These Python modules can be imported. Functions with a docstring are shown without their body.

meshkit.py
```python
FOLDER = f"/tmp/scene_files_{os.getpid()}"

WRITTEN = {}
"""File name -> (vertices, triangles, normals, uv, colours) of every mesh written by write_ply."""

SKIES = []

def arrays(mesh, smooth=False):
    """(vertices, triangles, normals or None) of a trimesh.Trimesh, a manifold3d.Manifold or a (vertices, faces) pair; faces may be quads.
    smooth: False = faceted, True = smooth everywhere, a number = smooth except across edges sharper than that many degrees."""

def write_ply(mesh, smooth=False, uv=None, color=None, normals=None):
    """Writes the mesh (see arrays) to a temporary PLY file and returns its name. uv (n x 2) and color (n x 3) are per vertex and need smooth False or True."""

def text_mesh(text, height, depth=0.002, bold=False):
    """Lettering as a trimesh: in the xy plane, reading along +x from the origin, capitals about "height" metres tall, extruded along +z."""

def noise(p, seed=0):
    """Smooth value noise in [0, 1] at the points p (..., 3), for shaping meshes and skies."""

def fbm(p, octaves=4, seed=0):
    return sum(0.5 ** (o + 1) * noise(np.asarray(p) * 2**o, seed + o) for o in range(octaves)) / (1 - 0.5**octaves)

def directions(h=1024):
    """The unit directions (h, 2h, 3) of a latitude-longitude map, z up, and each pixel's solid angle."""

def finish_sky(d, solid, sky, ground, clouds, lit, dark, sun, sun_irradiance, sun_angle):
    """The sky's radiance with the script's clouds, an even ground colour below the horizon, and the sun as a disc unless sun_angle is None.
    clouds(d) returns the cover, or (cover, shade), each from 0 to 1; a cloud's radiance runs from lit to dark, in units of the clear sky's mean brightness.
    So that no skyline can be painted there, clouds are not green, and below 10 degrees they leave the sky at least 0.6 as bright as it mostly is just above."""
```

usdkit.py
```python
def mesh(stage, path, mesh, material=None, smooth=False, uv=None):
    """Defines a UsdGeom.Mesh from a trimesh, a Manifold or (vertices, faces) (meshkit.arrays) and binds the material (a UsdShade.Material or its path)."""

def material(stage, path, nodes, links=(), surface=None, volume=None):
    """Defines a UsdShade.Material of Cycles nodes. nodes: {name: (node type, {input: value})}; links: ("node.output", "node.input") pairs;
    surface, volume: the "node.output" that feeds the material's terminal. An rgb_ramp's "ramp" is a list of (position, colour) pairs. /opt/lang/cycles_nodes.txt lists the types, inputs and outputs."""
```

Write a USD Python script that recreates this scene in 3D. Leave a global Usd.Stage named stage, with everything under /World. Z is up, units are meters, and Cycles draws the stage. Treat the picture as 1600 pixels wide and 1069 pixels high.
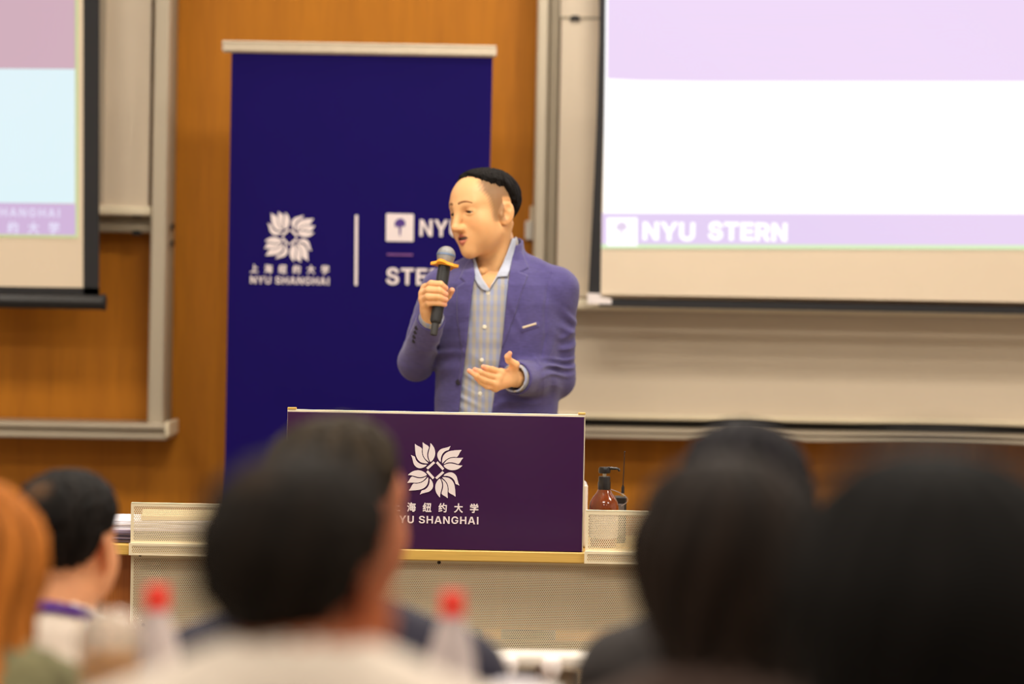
import math, json
import numpy as np, trimesh, usdkit
from concurrent.futures import ThreadPoolExecutor
from shapely.geometry import Polygon, LineString, Point, box as sbox
from shapely import affinity, union_all
from pxr import Usd, UsdGeom, UsdLux, UsdShade, Gf, Sdf, Vt

stage = Usd.Stage.CreateInMemory()
UsdGeom.SetStageUpAxis(stage, 'Z'); UsdGeom.SetStageMetersPerUnit(stage, 1.0)
world = UsdGeom.Xform.Define(stage, '/World'); stage.SetDefaultPrim(world.GetPrim())
UsdGeom.Scope.Define(stage, '/World/Looks')

# ---------------------------------------------------------------- camera
FPX = 4130.0                                   # focal length in pixels of the 1600 px wide frame
EYE = np.array([0, 0, 1.4])
PITCH, ROLL = math.atan(60.5 / FPX), 0.0185
FW = np.array([0, math.cos(PITCH), -math.sin(PITCH)]); _u0 = np.array([0, math.sin(PITCH), math.cos(PITCH)]); _r0 = np.array([1.0, 0, 0])
CR = math.cos(ROLL) * _r0 + math.sin(ROLL) * _u0; CU = math.cos(ROLL) * _u0 - math.sin(ROLL) * _r0
cam = UsdGeom.Camera.Define(stage, '/World/camera')
cam.CreateHorizontalApertureAttr(36.0); cam.CreateVerticalApertureAttr(36.0 * 1069 / 1600)
cam.CreateFocalLengthAttr(36.0 * FPX / 1600); cam.CreateFStopAttr(1.6); cam.CreateFocusDistanceAttr(6.44)
cam.CreateExposureAttr(-0.03); cam.CreateClippingRangeAttr(Gf.Vec2f(0.05, 200))
M4 = np.eye(4); M4[0, :3], M4[1, :3], M4[2, :3], M4[3, :3] = CR, CU, -FW, EYE
cam.AddTransformOp().Set(Gf.Matrix4d(*M4.ravel().tolist()))

# ---------------------------------------------------------------- ceiling lamps (rectangular troffers and wall washers), and the dim air of the room
LIGHT = (1.0, 0.92, 0.80)
PANELS = [(-2.6, 5.9), (0.0, 5.9), (2.6, 5.9), (-2.6, 3.6), (0.0, 3.6), (2.6, 3.6), (-2.6, 0.6), (0.0, 0.6), (2.6, 0.6)]
PANEL_POWER = [20, 28, 25, 20, 20, 20, 19, 19, 19]
SPOTS = [(-2.3, 7.6), (0.35, 7.6), (2.6, 7.6)]
SPOT_POWER = [10, 22, 14]
WASH_POWER = 12                                # long slot along the front wall
ROOM_H = 3.2

def W(u, v, y):
    """the point of the place that pixel (u, v) of the photograph shows at depth y"""
    d = FW + CR * ((u - 800) / FPX) + CU * ((534.5 - v) / FPX)
    return EYE + d * (y / d[1])

# ---------------------------------------------------------------- colour and materials
def lin(c):
    c = np.asarray(c, float) / 255.0
    return np.where(c <= 0.04045, c / 12.92, ((c + 0.055) / 1.055) ** 2.4)

_mats = {}
def mat(name, color, rough=0.5, var=0.06, scale=25.0, stretch=(1, 1, 1), metal=0.0, spec=0.5, bump=0.0, bscale=400.0, attr=False, coat=0.0, coat_rough=0.05, sheen=0.0, trans=0.0, ior=1.5, sss=0.0, alpha=1.0, bstretch=(1, 1, 1), extra=None):
    if name in _mats:
        return _mats[name]
    c = lin(color)
    n = {'g': ('geometry', {}), 'm': ('mapping', {'scale': stretch}), 'n': ('noise_texture', {'scale': scale, 'detail': 4.0, 'roughness': 0.6}),
         'r': ('rgb_ramp', {'ramp': [(0.25, tuple(c * (1 - var))), (0.75, tuple(np.minimum(c * (1 + var), 1)))]}),
         'p': ('principled_bsdf', {'roughness': rough, 'metallic': metal, 'specular_ior_level': spec, 'coat_weight': coat, 'coat_roughness': coat_rough, 'sheen_weight': sheen, 'transmission_weight': trans, 'ior': ior, 'alpha': alpha})}
    l = [('g.position', 'm.vector'), ('m.vector', 'n.vector'), ('n.fac', 'r.fac')]
    if sss:
        n['p'][1].update(subsurface_weight=sss, subsurface_scale=0.006, subsurface_radius=(1.0, 0.35, 0.2))
    if attr:
        n['a'] = ('attribute', {'attribute': 'tint'}); n['r'] = ('rgb_ramp', {'ramp': [(0.25, (1 - var,) * 3), (0.75, (1.0,) * 3)]})
        n['x'] = ('mix', {'mix_type': 'multiply', 'fac': 1.0})
        l += [('a.color', 'x.color1'), ('r.color', 'x.color2'), ('x.color', 'p.base_color')]
    else:
        l += [('r.color', 'p.base_color')]
    if bump:
        n['bm'] = ('mapping', {'scale': bstretch}); n['bn'] = ('noise_texture', {'scale': bscale, 'detail': 2.0}); n['b'] = ('bump', {'strength': bump, 'distance': 0.002})
        l += [('g.position', 'bm.vector'), ('bm.vector', 'bn.vector'), ('bn.fac', 'b.height'), ('b.normal', 'p.normal')]
    if extra:
        extra(n, l)
    _mats[name] = usdkit.material(stage, '/World/Looks/' + name, n, l, surface='p.BSDF')
    return _mats[name]

def glow(name, color, strength, color2=None, axis_scale=(0.35, 0.35, 0.35)):
    c = lin(color); c2 = lin(color2) if color2 is not None else c * 0.96
    n = {'g': ('geometry', {}), 'm': ('mapping', {'scale': axis_scale}), 'n': ('noise_texture', {'scale': 1.6, 'detail': 1.0}),
         'r': ('rgb_ramp', {'ramp': [(0.3, tuple(c)), (0.7, tuple(c2))]}), 'e': ('emission', {'strength': strength})}
    return usdkit.material(stage, '/World/Looks/' + name, n, [('g.position', 'm.vector'), ('m.vector', 'n.vector'), ('n.fac', 'r.fac'), ('r.color', 'e.color')], surface='e.emission')

# ---------------------------------------------------------------- things and parts
_used = {}
def numbered(path):
    k = _used.get(path, -1) + 1; _used[path] = k
    return path if k == 0 else f'{path}_{k:03d}'

def tag(prim, label=None, category=None, group=None, kind=None):
    for k, v in (('label', label), ('category', category), ('group', group), ('kind', kind)):
        if v:
            prim.SetCustomDataByKey(k, v)
    return prim

_loc = {}
def thing(name, label, category, loc=(0, 0, 0), group=None, kind=None):
    x = UsdGeom.Xform.Define(stage, numbered('/World/' + name)); x.AddTranslateOp().Set(Gf.Vec3d(*map(float, loc)))
    _loc[str(x.GetPath())] = np.asarray(loc, float)
    return tag(x.GetPrim(), label, category, group, kind)

def arr(mesh):
    if isinstance(mesh, (tuple, list)) and not hasattr(mesh, 'vertices'):
        return np.asarray(mesh[0], float), np.asarray(mesh[1])
    if hasattr(mesh, 'to_mesh'):
        m = mesh.to_mesh(); return np.array(m.vert_properties[:, :3], float), np.array(m.tri_verts)
    return np.array(mesh.vertices, float), np.array(mesh.faces)

def part(parent, name, mesh, material, smooth=False, tint=None, label=None, kind=None):
    """one Mesh under a thing or a part (or under /World when parent is None); mesh in world coordinates"""
    root = str(parent.GetPath()) if parent is not None else '/World'
    off = _loc.get(root, np.zeros(3))
    v, f = arr(mesh)
    path = numbered(root + '/' + name); _loc[path] = off
    p = usdkit.mesh(stage, path, trimesh.Trimesh(v - off, f, process=False), material, smooth=smooth)
    if tint is not None:
        UsdGeom.PrimvarsAPI(p).CreatePrimvar('tint', Sdf.ValueTypeNames.Color3fArray, 'vertex').Set(Vt.Vec3fArray.FromNumpy(np.asarray(tint, np.float32)))
    return tag(p.GetPrim(), label, kind=kind)

def struct(name, mesh, material, smooth=False):
    return tag(part(None, name, mesh, material, smooth), kind='structure')

# ---------------------------------------------------------------- mesh helpers
cat = trimesh.util.concatenate
def bx(x0, x1, y0, y1, z0, z1, bevel=0.0):
    """box, its edges chamfered"""
    ext = np.array([x1 - x0, y1 - y0, z1 - z0], float); c = np.array([x0 + x1, y0 + y1, z0 + z1]) / 2
    if bevel <= 0:
        m = trimesh.creation.box(ext); m.apply_translation(c); return m
    b = min(bevel, ext.min() * 0.45); p = []
    for s in np.ndindex(2, 2, 2):
        sg = np.array(s) * 2 - 1
        for k in range(3):
            q = sg * (ext / 2 - b); q[k] = sg[k] * ext[k] / 2; p.append(q)
    m = trimesh.convex.convex_hull(np.array(p)); m.apply_translation(c); return m

def extrude_xz(shape, y, thick):
    """a shapely shape in (x, z) made solid from depth y to y + thick"""
    out = []
    for g in getattr(shape, 'geoms', [shape]):
        if g.is_empty or g.area < 1e-10:
            continue
        m = trimesh.creation.extrude_polygon(g, thick, engine='earcut')
        v = np.array(m.vertices); out.append(trimesh.Trimesh(np.stack([v[:, 0], y + v[:, 2], v[:, 1]], 1), m.faces[:, ::-1], process=False))
    return cat(out)

def pxpoly(pts, y):
    return Polygon([(lambda q: (q[0], q[2]))(W(u, v, y)) for u, v in pts])

def slab(pts, y, thick):
    return extrude_xz(pxpoly(pts, y).buffer(0), y, thick)

def rect(u0, v0, u1, v1, y, thick, bevel=0.0):
    """upright block whose front face covers the pixels u0..u1, v0..v1 at depth y (level in the place)"""
    um, vm = (u0 + u1) / 2, (v0 + v1) / 2
    x0, x1, z1, z0 = W(u0, vm, y)[0], W(u1, vm, y)[0], W(um, v0, y)[2], W(um, v1, y)[2]
    return bx(x0, x1, y, y + thick, z0, z1, bevel)

def lathe(profile, loc=(0, 0, 0), n=40):
    m = trimesh.creation.revolve(np.array(profile, float), sections=n); m.apply_translation(loc); return m

def tube(pts, r, n=10):
    pts = np.asarray(pts, float); r = np.broadcast_to(r, (len(pts),)); t = np.gradient(pts, axis=0); t /= np.linalg.norm(t, axis=1, keepdims=True)
    a = np.cross(t, [0.31, 0.87, 0.38]); a /= np.linalg.norm(a, axis=1, keepdims=True); b = np.cross(t, a)
    ang = np.arange(n) * 2 * np.pi / n
    v = (pts[:, None] + r[:, None, None] * (np.cos(ang)[None, :, None] * a[:, None] + np.sin(ang)[None, :, None] * b[:, None])).reshape(-1, 3)
    f = []
    for i in range(len(pts) - 1):
        for j in range(n):
            q = [i * n + j, i * n + (j + 1) % n, (i + 1) * n + (j + 1) % n, (i + 1) * n + j]; f += [[q[0], q[1], q[2]], [q[0], q[2], q[3]]]
    k = len(v); v = np.vstack([v, pts[0], pts[-1]])
    for j in range(n):
        f += [[k, (j + 1) % n, j], [k + 1, (len(pts) - 1) * n + j, (len(pts) - 1) * n + (j + 1) % n]]
    m = trimesh.Trimesh(v, f, process=False)
    if m.volume < 0: m.invert()
    return m

def rod(a, b, r0, r1=None, n=24):
    a, b = np.asarray(a, float), np.asarray(b, float); s = np.linspace(0, 1, 2)[:, None]
    return tube(a + (b - a) * s, [r0, r0 if r1 is None else r1], n)

# ---------------------------------------------------------------- lettering (outlines as numbers; 300 units to the em)
GLYPHS = json.loads(r'''{"N":[220,[[[17,218,67,216,158,68,158,218,203,218,203,0,154,0,62,149,62,0,17,0]]]],"Y":[209,[[[83,82,3,219,54,219,105,127,155,219,206,219,127,82,127,0,83,0]]]],"U":[214,[[[17,219,61,218,61,72,66,58,74,47,88,39,100,36,114,36,132,42,146,54,151,65,153,219,197,218,196,61,187,36,167,14,149,4,132,-1,95,-3,70,2,53,10,30,31,22,46,17,67]]]],"S":[196,[[[11,71,55,71,56,60,61,49,74,39,86,35,113,35,130,42,140,58,139,69,132,79,111,88,53,103,40,110,26,123,16,148,18,174,26,191,42,207,69,219,87,222,110,222,137,216,154,207,169,192,178,172,180,153,138,153,134,167,125,178,105,185,86,184,75,180,64,171,61,162,62,152,71,141,90,133,148,118,164,109,176,97,184,79,185,56,177,31,163,15,141,3,112,-3,86,-3,57,3,39,12,22,29,14,46]]]],"H":[217,[[[17,218,62,218,63,130,154,130,155,218,200,218,200,0,155,0,154,92,63,92,62,0,17,0]]]],"A":[217,[[[3,0,79,218,138,218,214,0,164,0,148,48,68,48,52,0],[80,85,136,85,109,174,105,168]]]],"G":[222,[[[10,97,13,142,27,177,51,203,81,218,102,222,124,222,156,214,174,204,190,189,206,159,208,146,162,146,154,165,141,176,127,181,107,182,80,172,69,161,61,146,55,120,56,91,61,73,76,50,101,38,122,37,144,44,159,57,165,72,165,82,118,82,118,116,210,116,209,72,199,42,175,15,146,1,125,-3,94,-2,72,4,55,13,35,31,23,49,15,69]]]],"I":[124,[[[10,0,10,37,39,38,39,180,10,181,10,218,114,218,114,181,84,180,84,38,114,37,114,0]]]],"T":[193,[[[7,180,7,218,185,218,185,180,118,179,118,0,73,0,73,179]]]],"E":[182,[[[17,218,172,218,172,180,62,179,63,129,163,129,163,92,62,92,62,39,172,38,172,0,17,0]]]],"R":[196,[[[17,218,129,216,154,206,170,192,182,168,183,131,179,118,169,102,146,83,189,0,141,0,100,77,62,76,62,0,17,0],[62,114,107,113,127,120,135,130,139,141,138,157,133,168,123,176,107,181,62,181]]]],"上":[300,[[[6,-12,6,14,11,21,119,23,119,251,123,256,154,257,160,253,162,164,267,164,273,159,273,129,268,124,161,123,161,23,289,21,294,15,294,-13,290,-18,12,-19]]]],"海":[300,[[[13,-3,36,46,55,96,60,100,66,100,75,95,77,111,81,115,107,116,109,119,111,142,104,138,95,140,74,155,73,163,104,207,124,257,128,261,135,262,162,253,163,243,159,228,283,228,290,223,290,194,284,189,140,189,135,179,267,178,275,175,275,117,291,116,296,113,298,84,292,77,272,77,270,50,285,48,289,44,290,20,288,14,283,11,265,11,260,-8,249,-23,225,-31,186,-30,180,-25,173,-2,178,7,221,6,222,11,97,12,93,22,102,77,89,76,63,7,46,-27,38,-28,18,-16,13,-11],[207,138,223,116,236,116,237,140],[198,75,215,57,218,49,231,49,233,77],[150,139,149,116,179,117,157,140],[142,76,140,49,173,50,153,70,150,77]],[[20,229,21,239,31,251,38,257,45,257,94,230,101,224,103,217,87,194,78,192]],[[4,149,19,168,27,170,72,145,82,137,84,129,66,105,58,105,40,119,8,137,4,141]]]],"纽":[300,[[[9,-11,4,19,9,24,107,53,113,52,118,45,121,20,117,14,141,15,153,100,121,102,117,107,117,136,123,141,158,142,164,209,117,211,113,217,113,240,117,247,272,248,277,245,279,235,276,182,262,15,290,14,295,10,296,-20,292,-25,103,-26,97,-20,96,9,15,-16],[199,142,233,142,235,210,206,209],[182,15,222,16,228,101,193,99]],[[1,147,2,155,16,166,38,202,64,260,72,263,100,250,103,245,101,235,63,165,75,165,91,195,97,199,126,184,127,172,79,101,115,104,119,98,118,71,110,66,44,53,22,45,15,46,4,72,4,80,27,99,44,122,13,119]]]],"约":[300,[[[2,145,3,154,18,166,38,198,65,255,70,260,77,260,101,250,104,239,63,166,64,163,78,164,95,193,102,198,128,185,133,178,149,213,162,258,166,261,175,261,196,256,200,252,200,243,189,206,280,206,286,199,280,48,276,14,268,-12,256,-25,245,-30,198,-32,187,-31,182,-27,174,-4,174,3,178,8,229,7,233,11,241,61,244,167,173,167,163,149,163,146,175,141,207,110,233,76,232,68,211,50,203,50,161,102,140,123,118,136,113,144,78,99,121,104,129,102,132,98,133,79,130,68,36,51,23,46,15,47,4,78,32,102,47,123,16,118,11,121]],[[3,12,5,22,11,25,121,45,132,44,136,37,137,13,132,8,21,-15,12,-15,8,-12]]]],"大":[300,[[[4,-8,4,-2,8,3,45,22,81,55,107,99,118,131,117,134,15,134,10,139,10,170,16,175,125,175,129,254,133,260,166,261,171,256,169,175,285,175,290,172,292,142,286,134,182,133,201,90,227,52,257,24,295,3,296,-7,277,-31,268,-33,254,-26,235,-14,206,11,173,54,151,95,135,60,119,35,99,12,73,-10,49,-25,28,-33]]]],"学":[300,[[[9,58,9,85,14,91,128,91,130,109,151,120,63,123,59,130,59,152,66,160,223,161,243,146,243,136,219,116,180,91,287,91,293,82,293,61,291,55,286,52,171,52,170,-3,167,-15,157,-26,135,-32,88,-33,82,-28,72,-6,73,3,80,7,129,6,128,52,15,52]],[[15,140,15,205,20,211,57,211,39,237,39,245,62,258,70,258,76,253,104,211,135,211,118,250,125,257,150,264,166,243,180,211,199,211,218,237,227,255,237,260,261,252,267,246,266,237,249,211,282,211,287,206,287,139,281,134,253,134,248,138,246,173,56,173,55,142,51,135,21,134]]]]}''')
GLYPHS['I'] = [90, [[[24, 0, 70, 0, 70, 219, 24, 219]]]]
def glyph(ch):
    adv, polys = GLYPHS[ch]
    shp = union_all([Polygon(np.array(P[0]).reshape(-1, 2), [np.array(r).reshape(-1, 2) for r in P[1:]]).buffer(0) for P in polys])
    return adv, shp

def lettering(text, u0, v_base, u1, y, cap_px, track=0.0, cjk=False, slope=ROLL):
    """lettering between pixel columns u0 and u1 on baseline v_base, capitals cap_px high, as (character, shape in x, z)"""
    x, run = 0.0, []
    for ch in text:
        if ch == ' ':
            x += 95; continue
        adv, g = glyph(ch); run.append((ch, affinity.translate(g, x, 0))); x += adv + track * 300
    xs = [g.bounds for _, g in run]; lo, hi = min(b[0] for b in xs), max(b[2] for b in xs)
    top = 219 if not cjk else max(b[3] for b in xs); bot = 0 if not cjk else min(b[1] for b in xs)
    m = y / FPX; a, b = W(u0, v_base, y), W(u1, v_base, y)
    sx, sz = (b[0] - a[0]) / (hi - lo), cap_px * m / (top - bot)
    return [(ch, affinity.affine_transform(g, [sx, 0, 0, sz, a[0] - lo * sx, a[2] - bot * sz])) for ch, g in run]

_P = [  # petals of one quarter of the flower mark, pixels of a 7.13x view, about its centre (426, 392)
    [(186, 100), (212, 122), (250, 138), (272, 155), (268, 190), (282, 245), (312, 285), (338, 306), (348, 318), (310, 320), (262, 310), (228, 282), (206, 240), (196, 190), (192, 140)],
    [(272, 80), (300, 103), (335, 120), (349, 138), (340, 165), (330, 210), (334, 255), (348, 285), (357, 303), (330, 285), (304, 262), (284, 225), (278, 180), (280, 130)],
    [(360, 86), (385, 112), (408, 145), (419, 185), (420, 215), (412, 250), (394, 282), (370, 305), (352, 272), (341, 230), (346, 190), (356, 150), (362, 115)],
    [(147, 227), (170, 240), (195, 246), (206, 285), (235, 316), (280, 334), (335, 332), (318, 352), (285, 370), (250, 378), (215, 366), (185, 336), (172, 290), (162, 256)]]
_B = [(403, 292), (424, 310), (345, 387), (324, 369)]
def smooth_ring(pts, n=3):
    p = np.array(pts, float)
    for _ in range(n):
        a, b = p, np.roll(p, -1, 0); keep = np.zeros(len(p), bool)
        p = np.stack([0.78 * a + 0.22 * b, 0.22 * a + 0.78 * b], 1).reshape(-1, 2)
        if len(p) > 120: break
    return p
def flower(uc, vc, y, px):
    """the flower mark, px = scale against the 7.13x view; returns the petals and bars in (x, z)"""
    m = px * y / FPX; c = W(uc, vc, y); out = []
    for k in range(4):
        for q in _P + [_B]:
            r = smooth_ring(q) if len(q) > 4 else np.array(q, float)
            s = Polygon((r - [426, 392]) * [1, -1]).buffer(0)
            out.append(affinity.translate(affinity.rotate(affinity.scale(s, m, m, origin=(0, 0)), -90 * k - 1.0, origin=(0, 0)), c[0], c[2]))
    return out

def torch(uc, vc, y, px):
    """the torch of the square badge: flame petals, cup and handle"""
    m = px * y / FPX; c = W(uc, vc, y)
    fl = union_all([Point(dx, dz).buffer(r) for dx, dz, r in ((-5, 4, 3.4), (-2, 7, 3.6), (2, 8, 3.2), (5, 5, 3.4), (6, 1, 2.4), (-6, 0, 2.4), (0, 2, 4.5))])
    hd = Polygon([(-3.2, 0), (3.2, 0), (1.6, -5), (1.1, -15), (-0.3, -17), (-1.1, -12), (-1.6, -5)])
    return affinity.translate(affinity.scale(union_all([fl, hd]), m, m, origin=(0, 0)), c[0], c[2])

# ---------------------------------------------------------------- signed distances and their meshing
f32 = np.float32
def sph(p, c, r): return np.sqrt(((p - np.asarray(c, f32)) ** 2).sum(1)) - f32(r)
def ell(p, c, r):
    q = (p - np.asarray(c, f32)) / np.asarray(r, f32); k0 = np.sqrt((q * q).sum(1)); q = q / np.asarray(r, f32); k1 = np.sqrt((q * q).sum(1))
    return k0 * (k0 - 1) / np.maximum(k1, f32(1e-6))
def cap(p, a, b, ra, rb=None, hard=False):
    a, b = np.asarray(a, f32), np.asarray(b, f32); rb = ra if rb is None else rb; ba = b - a; pa = p - a
    t = np.clip((pa @ ba) / f32(ba @ ba), 0, 1); q = pa - t[:, None] * ba
    return np.sqrt((q * q).sum(1)) - (f32(ra) + f32(rb - ra) * t)
def smin(a, b, k):
    h = np.maximum(f32(k) - np.abs(a - b), 0) / f32(k); return np.minimum(a, b) - h * h * f32(k * 0.25)
def smax(a, b, k): return -smin(-a, -b, k)
def loft(p, table, smooth=0.03):
    """upright body of elliptic sections; rows: z, x centre, y centre, half width, half depth"""
    t = np.asarray(table, float); t = t[np.argsort(t[:, 0])]; z = p[:, 2]
    cx, cy, a, b = (np.interp(z, t[:, 0], t[:, k]).astype(f32) for k in (1, 2, 3, 4))
    x, y = (p[:, 0] - cx) / a, (p[:, 1] - cy) / b; k0 = np.sqrt(x * x + y * y); k1 = np.sqrt((x / a) ** 2 + (y / b) ** 2)
    d = k0 * (k0 - 1) / np.maximum(k1, f32(1e-6))
    return smax(d, np.maximum(f32(t[0, 0]) - z, z - f32(t[-1, 0])), smooth)
def poly2(x, z, pts):
    """signed distance to a polygon in the plane"""
    v = np.asarray(pts, f32); d = np.full(len(x), 1e9, f32); s = np.ones(len(x), f32); n = len(v)
    for i in range(n):
        j = (i - 1) % n; e = v[j] - v[i]; wx, wz = x - v[i, 0], z - v[i, 1]
        t = np.clip((wx * e[0] + wz * e[1]) / max(float(e @ e), 1e-12), 0, 1)
        d = np.minimum(d, (wx - e[0] * t) ** 2 + (wz - e[1] * t) ** 2)
        c1, c2, c3 = z >= v[i, 1], z < v[j, 1], e[0] * wz > e[1] * wx
        s = np.where((c1 & c2 & c3) | (~c1 & ~c2 & ~c3), -s, s)
    return s * np.sqrt(d)

_pool = ThreadPoolExecutor(4)
def sdfmesh(fn, lo, hi, h, B=16):
    """surface nets over the sparse blocks that hold the surface"""
    lo, hi = np.asarray(lo, float), np.asarray(hi, float); bs = B * h; nb = np.ceil((hi - lo) / bs).astype(int)
    idx = np.stack(np.meshgrid(*[np.arange(k) for k in nb], indexing='ij'), -1).reshape(-1, 3)
    ctr = (lo + (idx + 0.5) * bs).astype(f32)
    d = np.concatenate(list(_pool.map(fn, np.array_split(ctr, max(1, len(ctr) // 60000 + 1)))))
    act = idx[np.abs(d) < bs * 0.866 * 1.3 + 0.012]
    N = nb * B + 3; g = np.arange(B + 1); off = np.stack(np.meshgrid(g, g, g, indexing='ij'), -1).reshape(-1, 3)
    co = np.array(list(np.ndindex(2, 2, 2)))
    ed = [(a, b) for a in range(8) for b in range(a + 1, 8) if np.abs(co[a] - co[b]).sum() == 1]
    def work(bl):
        gi = bl[:, None, :] * B + off[None]; p = (lo + gi * h).astype(f32).reshape(-1, 3)
        D = fn(p).reshape(len(bl), B + 1, B + 1, B + 1)
        ins = D < 0; S = sum(ins[:, a:a + B, b:b + B, c:c + B].astype(np.int8) for a, b, c in co)
        w = np.argwhere((S > 0) & (S < 8))
        if not len(w): return None
        cv = np.stack([D[w[:, 0], w[:, 1] + a, w[:, 2] + b, w[:, 3] + c] for a, b, c in co], 1)
        acc, cnt = np.zeros((len(w), 3)), np.zeros(len(w))
        for a, b in ed:
            m = (cv[:, a] < 0) != (cv[:, b] < 0); den = cv[:, a] - cv[:, b]; t = np.where(m, cv[:, a] / np.where(den == 0, 1, den), 0)
            acc += (co[a] + t[:, None] * (co[b] - co[a])) * m[:, None]; cnt += m
        cell = bl[w[:, 0]] * B + w[:, 1:]
        return cell, lo + (cell + acc / cnt[:, None]) * h, cv[:, [0, 4, 2, 1]]
    res = [r for r in _pool.map(work, np.array_split(act, max(1, len(act) // 24 + 1))) if r is not None]
    cell, vert, c4 = (np.concatenate([r[k] for r in res]) for k in range(3))
    key = lambda c: ((c[:, 0] + 1) * N[1] + c[:, 1] + 1) * N[2] + c[:, 2] + 1
    ids = key(cell); order = np.argsort(ids); srt = ids[order]; tris = []
    for ax in range(3):
        m = (c4[:, 0] < 0) != (c4[:, ax + 1] < 0); c = cell[m]; inside = c4[m, 0] < 0
        j, k = (ax + 1) % 3, (ax + 2) % 3; ej, ek = np.eye(3, dtype=int)[j], np.eye(3, dtype=int)[k]
        q = []; ok = np.ones(len(c), bool)
        for s in (0 * ej, ej, ej + ek, ek):
            kk = key(c - s); pos = np.minimum(np.searchsorted(srt, kk), len(srt) - 1); ok &= srt[pos] == kk; q.append(order[pos])
        q = np.stack(q, 1); q[~inside] = q[~inside][:, ::-1]; q = q[ok]
        tris += [q[:, [0, 1, 2]], q[:, [0, 2, 3]]]
    return vert, np.concatenate(tris)

def join(*ms):
    v, f, n = [], [], 0
    for m in ms:
        a, b = arr(m); v.append(a); f.append(b + n); n += len(a)
    return np.concatenate(v), np.concatenate(f)
# ================================================================ the room
YW = 8.6
def wood_extra(n, l):
    n['m2'] = ('mapping', {'scale': (9.0, 9.0, 0.35)}); n['n2'] = ('noise_texture', {'scale': 2.2, 'detail': 3.0}); n['x'] = ('mix', {'mix_type': 'multiply', 'fac': 0.55})
    n['r2'] = ('rgb_ramp', {'ramp': [(0.3, (0.72, 0.66, 0.6)), (0.7, (1.0, 1.0, 1.0))]})
    l[:] = [e for e in l if e[1] != 'p.base_color'] + [('g.position', 'm2.vector'), ('m2.vector', 'n2.vector'), ('n2.fac', 'r2.fac'), ('r.color', 'x.color1'), ('r2.color', 'x.color2'), ('x.color', 'p.base_color')]
M_wood = mat('wood_veneer', (190, 119, 22), 0.55, 0.16, 3.0, (70, 70, 1.6), spec=.25, extra=wood_extra)
M_desk_wood = mat('desk_veneer', (182, 106, 34), 0.45, 0.14, 3.0, (60, 60, 1.6), extra=wood_extra)
M_white = mat('room_white', (232, 226, 214), 0.8, 0.03, 4)
M_ceil = mat('ceiling_white', (235, 232, 225), 0.9, 0.03, 6)
M_floor = mat('carpet_grey', (112, 104, 98), 0.95, 0.2, 60, bump=0.4, bscale=900)
M_alu = mat('aluminium', (190, 178, 158), 0.42, 0.04, 8, (1, 1, 0.2), metal=0.35)
M_alu_d = mat('aluminium_shade', (150, 138, 118), 0.5, 0.05, 8, metal=0.3)  # darker copy of the aluminium, with shade put into its colour
M_board = mat('whiteboard_enamel', (222, 206, 184), 0.25, 0.02, 3)
M_black = mat('black_border', (24, 23, 27), 0.7, 0.1, 30)
M_gap = mat('dark_gap', (22, 19, 17), 0.8, 0.1, 30)  # near-black that stands for the shadow above the pen tray
M_screen = mat('screen_fabric', (226, 208, 184), 0.9, 0.015, 3)
M_cream = mat('cream_paint', (233, 220, 192), 0.5, 0.03, 20)
M_print = mat('printed_white', (236, 222, 222), 0.6, 0.03, 30)

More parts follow.
